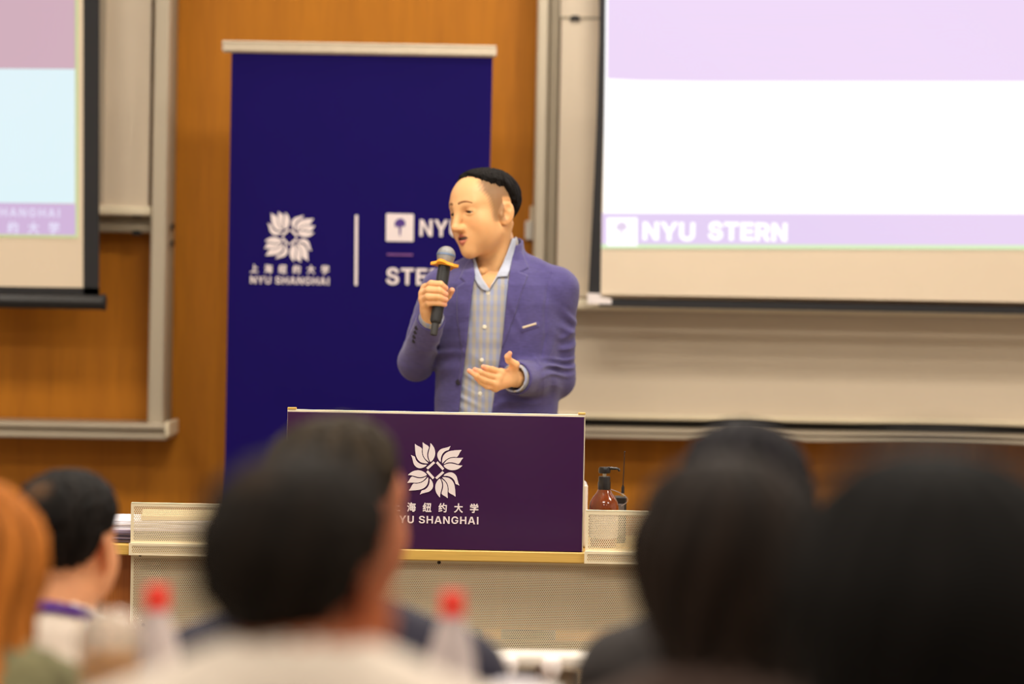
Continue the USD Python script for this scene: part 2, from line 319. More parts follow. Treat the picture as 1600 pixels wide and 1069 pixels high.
struct('floor', bx(-4.6, 4.6, -2.2, YW + 0.1, -0.1, 0), M_floor)
struct('ceiling', bx(-4.6, 4.6, -2.2, YW + 0.1, ROOM_H, ROOM_H + 0.1), M_ceil)
struct('wall_back', bx(-4.6, 4.6, YW, YW + 0.1, 0, ROOM_H), M_wood)
struct('wall_left', bx(-4.7, -4.6, -2.2, YW + 0.1, 0, ROOM_H), M_white)
struct('wall_right', bx(4.6, 4.7, -2.2, YW + 0.1, 0, ROOM_H), M_white)
struct('wall_front', bx(-4.7, 4.7, -2.3, -2.2, 0, ROOM_H), M_white)
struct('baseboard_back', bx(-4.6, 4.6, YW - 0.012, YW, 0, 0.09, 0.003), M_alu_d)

# ---- lamps in the ceiling
M_lampf = mat('lamp_frame', (225, 225, 222), 0.5)
for (x, y), pw in zip(PANELS, PANEL_POWER):
    row = {5.9: 'in the row nearest the wooden wall', 3.6: 'in the row over the listeners', 0.6: 'in the row behind the camera'}[y]; col = {-2.6: 'left', 0.0: 'middle', 2.6: 'right'}[x]
    t = thing('ceiling_light', f'{col} rectangular ceiling light panel {row}', 'ceiling light', (x, y, ROOM_H), 'ceiling light panels')
    o = cat([bx(x - .62, x + .62, y - .32, y - .29, ROOM_H - .03, ROOM_H), bx(x - .62, x + .62, y + .29, y + .32, ROOM_H - .03, ROOM_H), bx(x - .62, x - .59, y - .29, y + .29, ROOM_H - .03, ROOM_H), bx(x + .59, x + .62, y - .29, y + .29, ROOM_H - .03, ROOM_H)])
    part(t, 'frame', o, M_lampf)
    L = UsdLux.RectLight.Define(stage, str(t.GetPath()) + '/tube_light'); L.CreateWidthAttr(1.16); L.CreateHeightAttr(0.56)
    L.CreateIntensityAttr(pw); L.CreateColorAttr(Gf.Vec3f(*LIGHT)); L.AddTranslateOp().Set(Gf.Vec3d(0, 0, -0.02))
for (x, y), pw in zip(SPOTS, SPOT_POWER):
    t = thing('downlight', 'round ceiling downlight washing the wooden wall ' + {-2.3: 'at the left screen', 0.35: 'above the banner', 2.6: 'at the right screen'}[x], 'downlight', (x, y, ROOM_H), 'downlights along the wooden wall')
    part(t, 'trim_ring', lathe([(0.10, ROOM_H - .02), (0.13, ROOM_H - .015), (0.13, ROOM_H), (0.10, ROOM_H), (0.10, ROOM_H - .02)], (x, y, 0)), M_lampf, 30)
    L = UsdLux.DiskLight.Define(stage, str(t.GetPath()) + '/lamp'); L.CreateRadiusAttr(0.1); L.CreateIntensityAttr(pw * 6); L.CreateColorAttr(Gf.Vec3f(*LIGHT)); L.AddTranslateOp().Set(Gf.Vec3d(0, 0, -0.02))

t = thing('slot_light', 'long narrow ceiling slot light running along the wooden front wall', 'slot light', (0, 7.9, ROOM_H))
part(t, 'frame', cat([bx(-3.6, 3.6, 7.80, 7.83, ROOM_H - .02, ROOM_H), bx(-3.6, 3.6, 7.97, 8.0, ROOM_H - .02, ROOM_H)]), M_lampf)
L = UsdLux.RectLight.Define(stage, str(t.GetPath()) + '/tube_light'); L.CreateWidthAttr(7.1); L.CreateHeightAttr(0.12); L.CreateIntensityAttr(WASH_POWER); L.CreateColorAttr(Gf.Vec3f(*LIGHT)); L.AddTranslateOp().Set(Gf.Vec3d(0, 0, -0.015))

# ================================================================ left sliding whiteboard with its frame
t = thing('sliding_whiteboard', 'tall sliding whiteboard in an aluminium frame behind the left projection screen', 'whiteboard', W(240, 670, 8.5))
part(t, 'frame_post', rect(238, -300, 263, 668, 8.42, 0.17, 0.006), M_alu)
part(t, 'frame_post', rect(-420, -300, -395, 668, 8.42, 0.17, 0.006), M_alu)
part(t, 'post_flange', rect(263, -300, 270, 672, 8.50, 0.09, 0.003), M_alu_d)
for vv in (354, 380):
    part(t, 'post_screw', rect(267.5, vv - 5, 271.5, vv + 5, 8.48, 0.02, 0.002), M_black)
part(t, 'tray', cat([rect(-420, 657, 262, 666, 8.36, 0.23, 0.004), rect(-420, 666, 262, 682, 8.38, 0.21, 0.005)]), M_alu)
part(t, 'tray_end_cap', rect(258, 659, 264, 683, 8.355, 0.235, 0.004), M_cream)
b = part(t, 'board', rect(-420, -300, 237, 317, 8.46, 0.02), M_board)
part(b, 'bottom_rail', rect(-420, 317, 237, 331, 8.44, 0.05, 0.005), M_cream)
part(b, 'rail_clip', rect(206, 331, 220, 340, 8.45, 0.03, 0.003), M_black)
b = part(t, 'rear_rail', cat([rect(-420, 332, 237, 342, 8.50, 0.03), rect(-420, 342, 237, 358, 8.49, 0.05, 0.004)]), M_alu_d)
part(b, 'rail_clip', rect(206, 358, 220, 368, 8.49, 0.03, 0.003), M_black)
part(t, 'side_seal', rect(155, -300, 166, 317, 8.455, 0.006), M_alu)

# ================================================================ right whiteboards with their frame
t = thing('sliding_whiteboard', 'wide double sliding whiteboard with pen tray behind the right projection screen', 'whiteboard', W(1200, 690, 8.5))
part(t, 'frame_post', rect(836.5, -300, 855, 720, 8.42, 0.17, 0.006), M_alu)
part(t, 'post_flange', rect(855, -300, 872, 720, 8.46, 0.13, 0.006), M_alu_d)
b = part(t, 'upper_board', cat([rect(873, -300, 2000, 37, 8.49, 0.02), rect(873, 40, 2000, 474, 8.47, 0.02)]), M_board)
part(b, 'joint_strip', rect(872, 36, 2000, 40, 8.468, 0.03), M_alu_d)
part(b, 'rail_clip', slab([(893, 24), (904, 24), (907, 32), (890, 32)], 8.462, 0.02), M_black)
part(b, 'bottom_rail', rect(872, 477, 2000, 494, 8.40, 0.09, 0.008), M_cream)
b = part(t, 'lower_board', rect(868, 480, 2000, 657, 8.54, 0.02), M_board)
part(b, 'bottom_rail', rect(868, 655, 2000, 664, 8.52, 0.05, 0.005), M_cream)
part(t, 'painted_shadow_gap', rect(868, 664, 2000, 682, 8.56, 0.02), M_gap)  # black strip: the shadow between board and tray is put into its colour
part(t, 'pen_tray', cat([rect(868, 678.5, 2000, 684, 8.40, 0.19, 0.002), rect(868, 684, 2000, 694, 8.41, 0.02, 0.003)]), M_alu)
m = thing('board_marker', 'slim grey whiteboard marker with a red cap lying in the pen tray', 'marker', W(950, 677, 8.42))
a, e = W(908, 674.5, 8.425), W(975, 675.8, 8.425); part(m, 'barrel', rod(a, e, 0.0055), mat('marker_grey', (120, 112, 104), 0.4), 30)
part(m, 'cap', rod(e, W(985, 676, 8.425), 0.0068, 0.006), mat('marker_red', (205, 62, 40), 0.4), 30)
part(m, 'paper_band', rod(W(930, 675, 8.425), W(962, 675.5, 8.425), 0.0058), mat('marker_band', (172, 160, 150), 0.5), 30)

# ---- wall switch between wood and post
t = thing('wall_switch', 'small white wall switch plate on the wood beside the right frame post', 'switch', W(827, 360, YW))
part(t, 'plate', rect(820.5, 345, 833, 375, YW - 0.018, 0.018, 0.003), M_white)
part(t, 'raised_tab', rect(828, 322, 834, 347, YW - 0.014, 0.014, 0.002), M_cream)

# ================================================================ projection screens
YL, YR = 8.28, 8.26
t = thing('projection_screen', 'left pull-down projection screen with black border and a heavy black bottom bar', 'projection screen', W(60, 480, YL))
part(t, 'fabric', slab([(-500, -320), (131, -320), (131, 451), (-500, 442)], YL, 0.003), M_screen)
part(t, 'black_border', cat([slab([(130, -320), (156, -320), (154.5, 462), (130, 462)], YL - 0.001, 0.005), slab([(-500, 440), (155, 450), (155, 464), (-500, 456)], YL - 0.001, 0.005), slab([(-524, -320), (-498, -320), (-498, 458), (-522, 458)], YL - 0.001, 0.005)]), M_black)
a, e = W(-528, 460, YL), W(161, 472.5, YL); a[2] = e[2]
part(t, 'bottom_bar', rod(a, e, 0.024), mat('bar_black', (30, 29, 30), 0.35), 40)
part(t, 'bar_end_cap', rod(e, e + [0.008, 0, 0], 0.026), M_black, 40)
part(t, 'roller_case', rect(-538, -400, 170, -318, YL - 0.05, 0.12, 0.01), M_white)
G = dict(pink=glow('slide_pinkish', (224, 190, 204), 0.97, (214, 178, 192)), cyan=glow('slide_cyan', (226, 250, 255), 0.98, (232, 250, 255)), lilac=glow('slide_lilac', (214, 188, 228), 0.95, (222, 190, 226)),
         txt=glow('slide_text', (238, 230, 255), 1.0), lime=glow('slide_lime', (216, 226, 170), 0.95), lilac2=glow('slide_lilac_bright', (246, 224, 253), 1.0, (241, 219, 251)), white=glow('slide_white', (255, 255, 255), 1.25, (254, 255, 255)),
         band2=glow('slide_band_bright', (244, 220, 250), 1.0, (232, 212, 248)), lime2=glow('slide_lime_bright', (228, 250, 206), 1.0), torch=glow('slide_torch', (240, 222, 246), 1.0))
im = part(t, 'slide_picture', slab([(-500, 104), (117, 108), (117, 318), (-500, 312)], YL - 0.0015, 0.001), G['cyan'])
part(im, 'slide_header', slab([(-500, -300), (116, -300), (117, 107.5), (-500, 104)], YL - 0.002, 0.001), G['pink'])
part(im, 'slide_band', slab([(-500, 309), (118, 319), (118, 367.5), (-500, 359)], YL - 0.002, 0.001), G['lilac'])
part(im, 'slide_edge', cat([slab([(117.5, -300), (121.5, -300), (122.5, 372), (118, 372)], YL - 0.0024, 0.001), slab([(-500, 360), (122, 367.5), (122.5, 372), (-500, 364.5)], YL - 0.0026, 0.001)]), G['lime'])
for ch, g in lettering('SHANGHAI', -13.5, 337.8, 93.5, YL, 13.2, 0.16):
    part(im, 'slide_letter', extrude_xz(g, YL - 0.003, 0.001), G['txt'])
for ch, g in lettering('海纽约大学', -52, 363.5, 93, YL, 19, 0.75, True):
    part(im, 'slide_character', extrude_xz(g, YL - 0.003, 0.001), G['txt'])

t = thing('projection_screen', 'right tensioned projection screen showing a bright white slide with lettering', 'projection screen', W(1250, 480, YR))
part(t, 'fabric', slab([(952, -320), (2050, -320), (2050, 481), (936, 460), (944, 200)], YR, 0.003), M_screen)
part(t, 'black_border', cat([slab([(938, -320), (949, -320), (946, 60), (943, 200), (940, 330), (938.5, 468), (918.5, 468), (926, 330), (932, 200), (936, 60)], YR - 0.001, 0.006), slab([(936, 466.5), (2050, 488), (2050, 499), (936, 479)], YR - 0.001, 0.006)]), M_black)
part(t, 'corner_bracket', slab([(918, 458), (938, 459), (938.5, 464), (955.5, 467), (955.5, 475), (918, 475)], YR - 0.012, 0.02), mat('bracket_white', (236, 226, 224), 0.5))
part(t, 'roller_case', rect(925, -400, 2070, -318, YR - 0.05, 0.12, 0.01), M_white)
im = part(t, 'slide_picture', slab([(949, -280), (2000, -280), (2000, 340), (942.5, 336), (945, 130)], YR - 0.0015, 0.001), G['white'])
part(im, 'slide_header', slab([(952, -300), (2000, -300), (2000, 127.5), (1100, 127), (1000, 125.5), (949, 123)], YR - 0.002, 0.001), G['lilac2'])
part(im, 'slide_band', slab([(941, 333.5), (2000, 335), (2000, 384.5), (940.5, 382)], YR - 0.002, 0.001), G['band2'])
part(im, 'slide_edge', slab([(940, 381.5), (2000, 384), (2000, 391), (940, 388.5)], YR - 0.0026, 0.001), G['lime2'])
bd = part(im, 'slide_badge', slab([(948, 340), (996, 340), (996, 384.5), (948, 384.5)], YR - 0.003, 0.001), G['white'])
part(bd, 'slide_torch', extrude_xz(torch(971, 358, YR, 1.0), YR - 0.004, 0.001), G['torch'])
for word, ua, ub in (('NYU', 1004.5, 1085), ('STERN', 1107, 1229)):
    for ch, g in lettering(word, ua, 374.5, ub, YR, 27.5, 0.02):
        part(im, 'slide_letter', extrude_xz(g.buffer(0.0015), YR - 0.003, 0.001), G['white'])

# ================================================================ the roll-up banner
YB = 8.05
M_banner = mat('banner_violet', (20, 5, 90), 0.65, 0.05, 3, spec=.1)
t = thing('banner_stand', 'tall violet roll-up banner stand with white flower mark and lettering behind the speaker', 'banner', (W(560, 100, YB)[0], YB, 0))
# the sheet bows a little: a grid of quads
u = np.linspace(355, 763, 40); z0, z1 = 0.1, W(560, 86, YB)[2]
xs = [W(q, 480, YB)[0] for q in u]; zs = np.linspace(z0, z1, 60)
gx, gz = np.meshgrid(xs, zs, indexing='ij'); s = np.linspace(-1, 1, 40)[:, None]; hgt = np.sin(np.pi * np.clip((gz - z0) / (z1 - z0), 0, 1))
gx = gx + np.where(s > .98, -0.006 * np.exp(-((gz - 0.62 * z1) / 0.5) ** 2), 0)
gy = YB + 0.012 * (np.abs(s) ** 6) * hgt
V = np.stack([gx, gy, gz], -1); i, j = np.meshgrid(np.arange(39), np.arange(59), indexing='ij'); k = (i * 60 + j).ravel()
Fq = np.stack([k, k + 60, k + 61, k + 1], 1); V2 = np.concatenate([V.reshape(-1, 3), V.reshape(-1, 3) + [0, 0.0012, 0]])
ft = np.vstack([Fq[:, [0, 1, 2]], Fq[:, [0, 2, 3]]]); sh = part(t, 'banner_sheet', (V2, np.vstack([ft, ft[:, ::-1] + 2400])), M_banner, True)
part(t, 'top_rail', cat([rect(346.5, 68, 776, 85, YB - 0.012, 0.028, 0.006), rect(346.5, 67, 776, 71, YB - 0.014, 0.03, 0.002)]), mat('rail_silver', (214, 200, 178), 0.35, metal=0.3))
part(t, 'support_pole', rod([W(560, 90, YB)[0], YB + 0.05, 0.08], [W(560, 90, YB)[0], YB + 0.05, 2.1], 0.01), M_alu, 30)
part(t, 'base_case', bx(xs[0] - .02, xs[-1] + .02, YB - 0.05, YB + 0.09, 0.0, 0.1, 0.015), M_alu)
YP = YB - 0.0025
fl = part(sh, 'flower_mark', cat([extrude_xz(g, YP, 0.002) for g in flower(452.5, 370.5, YP, 0.1275)]), M_print)
for ch, g in lettering('上海纽约大学', 391, 426.5, 514, YP, 14, 0.72, True): part(sh, 'printed_character', extrude_xz(g, YP, 0.002), M_print)
for ch, g in lettering('NYU SHANGHAI', 391, 443, 514, YP, 11.5, 0.06): part(sh, 'printed_letter', extrude_xz(g, YP, 0.002), M_print)
part(sh, 'dividing_line', slab([(554.8, 336), (559.3, 336), (558.5, 446), (554, 446)], YP, 0.002), M_print)
bd = part(sh, 'printed_badge', extrude_xz(pxpoly([(605, 335), (645, 336), (644.5, 376), (604.5, 375.5)], YP).buffer(0.003), YP, 0.002), M_print)
part(bd, 'torch_mark', extrude_xz(torch(625, 352.5, YP, 1.0), YP - 0.001, 0.0015), mat('torch_violet', (74, 40, 132), 0.5))
for ch, g in lettering('NYU', 655.5, 369, 722, YP, 26, 0.02): part(sh, 'printed_letter', extrude_xz(g, YP, 0.002), M_print)
for ch, g in lettering('STERN', 603.5, 444.5, 716, YP, 26, 0.03): part(sh, 'printed_letter', extrude_xz(g, YP, 0.002), M_print)
part(sh, 'short_line', rect(604.5, 396.5, 645, 399.5, YP, 0.002), mat('line_mauve', (124, 72, 138), 0.6))

# ================================================================ the desk
YD = 6.45
def perforated(x0, x1, z0, z1, y, pitch=0.00476, hole=0.00168, thick=0.0016, rim=0.004):
    """punched sheet: hexagonal cells, each with a real hole and its wall, and a plain rim"""
    R = pitch / math.sqrt(3); dz = pitch * math.sqrt(3) / 2
    nx, nz = int((x1 - x0 - 2 * rim) / pitch - 0.5), int((z1 - z0 - 2 * rim) / dz)
    i, j = np.meshgrid(np.arange(nx), np.arange(nz), indexing='ij')
    cx = (x0 + rim + pitch * (i + 0.5 + 0.5 * (j % 2))).ravel(); cz = (z0 + rim + dz * (j + 0.5)).ravel(); n = len(cx)
    a = np.radians(30 + 60 * np.arange(6)); ox, oz = np.cos(a), np.sin(a)
    def ring(r, yy): return np.stack([cx[:, None] + r * ox, np.full((n, 6), yy), cz[:, None] + r * oz], -1)
    v = np.concatenate([ring(R * 1.002, y), ring(hole, y), ring(hole, y + thick)], 1).reshape(-1, 3)
    k = np.arange(6); k2 = (k + 1) % 6
    f = np.concatenate([np.stack([k, k2, k2 + 6], 1), np.stack([k, k2 + 6, k + 6], 1), np.stack([k + 6, k2 + 6, k2 + 12], 1), np.stack([k + 6, k2 + 12, k + 12], 1)])
    F = (np.arange(n)[:, None, None] * 18 + f[None]).reshape(-1, 3)
    e = pitch * 0.7 + rim
    xe = cx.max() + pitch * 0.25; ze = cz.max()
    rims = cat([bx(x0, x0 + e, y - .0008, y + thick, z0, z1), bx(xe, x1, y - .0008, y + thick, z0, z1), bx(x0 + e, xe, y - .0008, y + thick, z0, z0 + rim + dz * 0.4), bx(x0 + e, xe, y - .0008, y + thick, ze + dz * .1, z1)])
    return join((v, F), rims)
M_perf = mat('perforated_steel', (232, 217, 184), 0.45, 0.03, 6)
M_beech = mat('beech_edge', (214, 172, 84), 0.5, 0.1, 4, (2, 30, 60))
X = lambda u, y=YD, v=855: float(W(u, v, y)[0])
zt = float(W(680, 858.5, YD)[2]); zb = float(W(680, 876, YD)[2])
desk = thing('desk', 'long lecture desk with beech top and cream perforated steel front panels', 'desk', (X(680), 6.7, 0))
part(desk, 'desk_top', bx(X(60), X(1190), YD - 0.012, 6.93, zb, zt, 0.003), M_beech)
xl, xr = X(205), X(1150)
zs_l, zs_s = float(W(265, 786.5, YD)[2]), float(W(265, 848, YD)[2])
# screens that stand up in front of the desk top, each with a bent ledge and a strip over the edge
for side, (ua, ub) in (('l', (205, 445)), ('r', (914, 1150))):
    xa, xb = X(ua), X(ub); sc = part(desk, 'privacy_screen', perforated(xa, xb, zt + 0.004, zt + (0.1 if side == 'l' else 0.102), YD - 0.014), M_perf)
    part(sc, 'bent_ledge', bx(xa, xb, YD - 0.026, YD - 0.0125, zt + 0.002, zt + 0.0045, 0.0008), M_perf)
    part(sc, 'edge_strip', perforated(xa - .002, xb, zb + 0.002, zt + 0.004, YD - 0.026), M_perf)
    part(sc, 'top_fold', bx(xa, xb, YD - 0.0155, YD - 0.002, zt + (0.1 if side == 'l' else 0.102), zt + (0.102 if side == 'l' else 0.104), 0.0008), M_perf)
mp = part(desk, 'modesty_panel', perforated(X(203), X(1150), 0.18, zb + 0.001, YD + 0.02), M_perf)
for uu, vv in ((219, 867), (523, 872), (686, 879), (224, 977), (690, 1003)):
    c = W(uu, vv, YD + 0.019); part(mp, 'panel_screw', rod(c, c + [0, -0.003, 0], 0.0045, 0.003), mat('screw_dark', (58, 50, 42), 0.4, metal=0.6), 30)
part(desk, 'side_panel', bx(X(203) - 0.0, X(203) + 0.02, YD + 0.03, 6.9, 0.0, zb), M_desk_wood)
part(desk, 'side_panel', bx(X(1150) - 0.02, X(1150), YD + 0.03, 6.9, 0.0, zb), M_desk_wood)
part(desk, 'wing_panel', bx(X(60), X(203) - 0.001, YD + 0.10, YD + 0.12, 0.0, zb), M_desk_wood)
part(desk, 'inner_shelf', bx(X(203) + 0.02, X(1150) - 0.02, 6.6, 6.9, 0.50, 0.52), M_desk_wood)
part(desk, 'back_rail', bx(X(203) + 0.02, X(1150) - 0.02, 6.88, 6.9, 0.55, zb), M_desk_wood)

# ================================================================ the lectern on the desk
YC = YD - 0.010
zl1 = float(W(680, 647.5, YC)[2]); xa, xb = X(447, YC, 750), X(913, YC, 750); zl0 = zt + 0.001
def purple_extra(n, l):
    n['p'][1].update(coat_weight=0.5, coat_roughness=0.14)
M_purple = mat('lectern_purple', (54, 15, 66), 0.34, 0.05, 2.0, spec=.3, extra=purple_extra)
lec = thing('lectern', 'boxy tabletop lectern with glossy dark purple front and white flower mark', 'lectern', ((xa + xb) / 2, 6.6, zt))
fp = part(lec, 'front_panel', bx(xa + 0.001, xb - 0.003, YC, YC + 0.006, zl0, zl1, 0.0008), M_purple)
for x in (xa, xb - 0.016):
    sb = extrude_xz(Polygon([(YC + 0.006, zl0), (6.83, zl0), (6.83, zl1 - 0.06), (YC + 0.10, zl1 - 0.035), (YC + 0.02, zl1 - 0.001), (YC + 0.006, zl1 - 0.001)]), 0, 0.016); sv = np.array(sb.vertices); part(lec, 'side_board', (np.stack([x + sv[:, 1], sv[:, 0], sv[:, 2]], 1), sb.faces[:, ::-1]), M_cream)
part(lec, 'top_frame', bx(xa, xb, YC + 0.002, YC + 0.016, zl1 - 0.001, zl1 + 0.0055, 0.001), M_cream)
part(lec, 'top_board', bx(xa + 0.016, xb - 0.016, YC + 0.006, 6.78, zl1 - 0.075, zl1 - 0.06), M_cream)
part(lec, 'base_board', bx(xa + 0.016, xb - 0.016, YC + 0.006, 6.83, zl0, zl0 + 0.012), M_cream)
part(lec, 'corner_pad', bx(xa, xa + 0.022, YC + 0.001, YC + 0.016, zl1 + 0.0055, zl1 + 0.0105, 0.001), M_beech)
part(lec, 'corner_pad', bx(xb - 0.018, xb, YC + 0.001, YC + 0.016, zl1 + 0.0055, zl1 + 0.0105, 0.001), M_beech)
YE = YC - 0.0012
part(fp, 'flower_mark', cat([extrude_xz(g, YE, 0.001) for g in flower(680, 735, YE, 0.1403)]), M_print)
for ch, g in lettering('上海纽约大学', 611.5, 799.5, 747.5, YE, 15, 0.74, True): part(fp, 'printed_character', extrude_xz(g, YE, 0.001), M_print)
for ch, g in lettering('NYU SHANGHAI', 611, 817, 747.5, YE, 11.6, 0.06): part(fp, 'printed_letter', extrude_xz(g, YE, 0.001), M_print)

# ================================================================ things on the desk
rng = np.random.default_rng(4)
def sheet(cx, cy, w, d, z0, z1, ang, bev=0.001):
    m = bx(-w / 2, w / 2, -d / 2, d / 2, z0, z1, bev); m.apply_transform(trimesh.transformations.rotation_matrix(ang, [0, 0, 1])); m.apply_translation([cx, cy, 0]); return m
zc = zt + 0.0005
mags = [('dark violet magazine at the bottom of the pile on the left desk end', (60, 46, 62)), ('grey-violet magazine second from the bottom of the pile on the left desk end', (104, 90, 112)),
        ('mauve magazine in the middle of the pile on the left desk end', (136, 116, 138)), ('pale lilac magazine directly under the white papers on the left desk end', (176, 160, 186))]
for k, (lb, c) in enumerate(mags):
    m = thing('magazine', lb, 'magazine', (X(230), 6.62, zc), 'magazines piled on the left desk end'); h = 0.0075
    pg = part(m, 'pages', sheet(X(232) + rng.uniform(-.006, .006), 6.57, 0.29, 0.20, zc + .001, zc + h - .001, rng.uniform(-.05, .05), .0004), mat('pages_lilac', (150, 136, 160), 0.7, 0.3, 3, (1, 1, 900)))
    part(m, 'cover', sheet(X(232), 6.57, 0.297, 0.206, zc + h - 0.0012, zc + h, rng.uniform(-.04, .04), .0003), mat(f'magazine_cover_{k}', c, 0.35)); zc += h + .0002
m = thing('paper_stack', 'stack of white papers on top of the magazines at the left desk end', 'papers', (X(240), 6.62, zc), None)
M_paper = mat('paper_white', (242, 238, 248), 0.8, 0.02, 10)
for k in range(4):
    part(m, 'sheaf', sheet(X(243) + rng.uniform(-.008, .008), 6.575, 0.285 + 0.01 * (k % 2), 0.205, zc, zc + 0.0055, rng.uniform(-.04, .04), .0006), M_paper); zc += 0.0057
m = part(None, 'folder', sheet(X(285), 6.60, 0.24, 0.2, zc + .0005, zc + 0.012, 0.12, .002), mat('folder_cream', (232, 206, 150), 0.7))
tag(m, 'cream folder lying on the white papers behind the left perforated screen', 'folder')
m = part(None, 'booklet', sheet(X(370), 6.60, 0.13, 0.19, zt + .0005, zt + 0.035, -0.05, .002), mat('booklet_white', (236, 230, 232), 0.6))
tag(m, 'thick white booklet behind the left perforated screen next to the lectern', 'booklet')

# pump bottle
pb = W(942.5, 851, 6.60); pz = zt + 0.001; S = 6.60 / FPX
t = thing('pump_bottle', 'amber pump bottle of hand sanitiser with black pump behind the right perforated screen', 'bottle', (pb[0], 6.60, pz))
def amber_x(n, l): n['p'][1].update(transmission_weight=0.55)
M_amber = mat('amber_plastic', (146, 66, 22), 0.12, 0.05, 6, coat=0.5, extra=amber_x)
prof = [(0.0, 0), (0.030, 0), (0.033, 0.004), (0.0335, 0.02), (0.0345, 0.06), (0.0362, 0.085), (0.0366, 0.1), (0.0345, 0.112), (0.028, 0.124), (0.020, 0.134), (0.0155, 0.143), (0.014, 0.15), (0.0, 0.15)]
bo = part(t, 'bottle_body', lathe(np.array(prof), (pb[0], 6.60, pz)), M_amber, 40)
lb = lathe([(0.0352, 0.022), (0.0360, 0.022), (0.0372, 0.085), (0.0364, 0.085), (0.0352, 0.022)], (pb[0], 6.60, pz), 64)
part(bo, 'label', cat([lb.slice_plane([pb[0] - 0.012, 0, 0], [-1, 0.3, 0]), lb.slice_plane([pb[0] + 0.022, 0, 0], [1, 0.3, 0])]), mat('label_white', (236, 226, 222), 0.5), 40)
M_blackp = mat('black_plastic', (24, 22, 26), 0.28, 0.05, 20)
part(t, 'pump_collar', lathe([(0, .142), (0.0158, .142), (0.0162, .146), (0.0162, .160), (0.0148, .163), (0.0148, .173), (0.0135, .1755), (0, .1755)], (pb[0], 6.60, pz)), M_blackp, 40)
part(t, 'pump_stem', lathe([(0, .174), (0.0046, .174), (0.0046, .186), (0, .186)], (pb[0], 6.60, pz)), mat('stem_white', (222, 214, 200), 0.4), 40)
hd = lathe([(0, .183), (0.0135, .183), (0.0152, .186), (0.0152, .194), (0.013, .1985), (0, .1995)], (pb[0], 6.60, pz))
part(t, 'pump_head', hd, M_blackp, 40)
part(t, 'pump_nozzle', tube([(pb[0] + .008, 6.60, pz + .1955), (pb[0] + .03, 6.595, pz + .1955), (pb[0] + .035, 6.594, pz + .194), (pb[0] + .0365, 6.594, pz + .189)], [.0045, .0034, .0032, .0026], 12), M_blackp, 40)

# wireless receiver with aerial
ry = 6.70; rc = W(970, 800, ry)
t = thing('receiver', 'small black wireless receiver with a thin upright aerial behind the pump bottle', 'receiver', (rc[0], ry, zt))
xa2, xb2 = X(957, ry, 790), X(979, ry, 790); z2 = float(W(968, 776.5, ry)[2])
part(t, 'case', bx(xa2, xb2, ry, ry + 0.05, zt + .001, z2, 0.003), M_blackp)
part(t, 'face_plate', bx(xa2 + .008, xb2 - .006, ry - .002, ry, zt + .02, z2 - .018, 0.0008), mat('plate_grey', (96, 90, 92), 0.4))
a = W(972.5, 777, ry + .02); part(t, 'aerial_socket', lathe([(0, 0), (.0042, 0), (.0042, .009), (0, .009)], tuple(a), 24), mat('brass', (196, 164, 108), 0.35, metal=0.7), 40)
a2 = W(973, 771, ry + .02); a3 = W(976, 706.5, ry + .02)
ae = part(t, 'aerial', tube([a2, W(973.2, 762, ry + .02), W(973.6, 757, ry + .02), a3], [.0042, .004, .0013, .0011], 12), M_blackp, 40)
part(ae, 'aerial_tip', trimesh.creation.icosphere(2, .0022).apply_translation(a3), M_blackp, True)
th = np.linspace(0, 1, 26)
wire = [W(953 + 13 * s, 764.5 + 4 * s, ry - .02) for s in th[:12]] + [W(966 + 15 * math.sin(math.pi * s * .9) , 769 + 22 * s, ry - .02 + .01 * s) for s in th]
part(t, 'cable', tube(wire, .0009, 8), mat('cable_grey', (150, 140, 140), 0.4), 40)
t = thing('tablet', 'slim white tablet standing on edge between the lectern and the pump bottle', 'tablet', (X(915.5, 6.56), 6.56, zt))
xa2, xb2 = xb + 0.0015, X(918.4, 6.56, 780); z2 = float(W(915, 757.5, 6.56)[2])
part(t, 'body', bx(xa2, xb2, 6.56, 6.72, zt + .001, z2, 0.004), mat('tablet_white', (238, 230, 226), 0.35))
part(t, 'screen_glass', bx(xa2 - .0008, xa2, 6.57, 6.71, zt + .02, z2 - .01), M_blackp)
# ================================================================ people: heads, hands, hair
def basis(yaw, pitch=0.0, roll=0.0):
    """columns: left, forward, up of a head; yaw 0 faces the camera (-y), positive turns towards -x; pitch down, roll towards its right"""
    c, s = math.cos(-yaw), math.sin(-yaw); Rz = np.array([[c, -s, 0], [s, c, 0], [0, 0, 1]]); B = np.diag([1.0, -1.0, 1.0])
    cp, sp = math.cos(pitch), math.sin(pitch); cr, sr = math.cos(roll), math.sin(roll)
    return Rz @ B @ np.array([[1, 0, 0], [0, cp, sp], [0, -sp, cp]]) @ np.array([[cr, 0, -sr], [0, 1, 0], [sr, 0, cr]])

class Head:
    def __init__(self, centre, yaw, pitch=0.0, roll=0.0, scale=1.0, open_mouth=0.0):
        self.c, self.B, self.s, self.mo = np.asarray(centre, f32), basis(yaw, pitch, roll).astype(f32), f32(scale), open_mouth
    def loc(self, p): return ((p.astype(f32) - self.c) @ self.B) / self.s
    def out(self, q): return self.c + (np.asarray(q, float) * self.s) @ self.B.T

def skull(q):
    d = ell(q, (0, -.008, .028), (.073, .096, .075)); return smin(d, ell(q, (0, .025, .022), (.060, .063, .064)), .03)

def slit(q, s):
    e = (s[:, 0] - f32(.0315)) / f32(.0140); mid = f32(-.0006) - f32(.14) * (s[:, 0] - f32(.0315)); h = f32(.0033) * (1 - e * e)
    return np.maximum(np.abs(q[:, 2] - mid) - h, f32(.079) - q[:, 1])

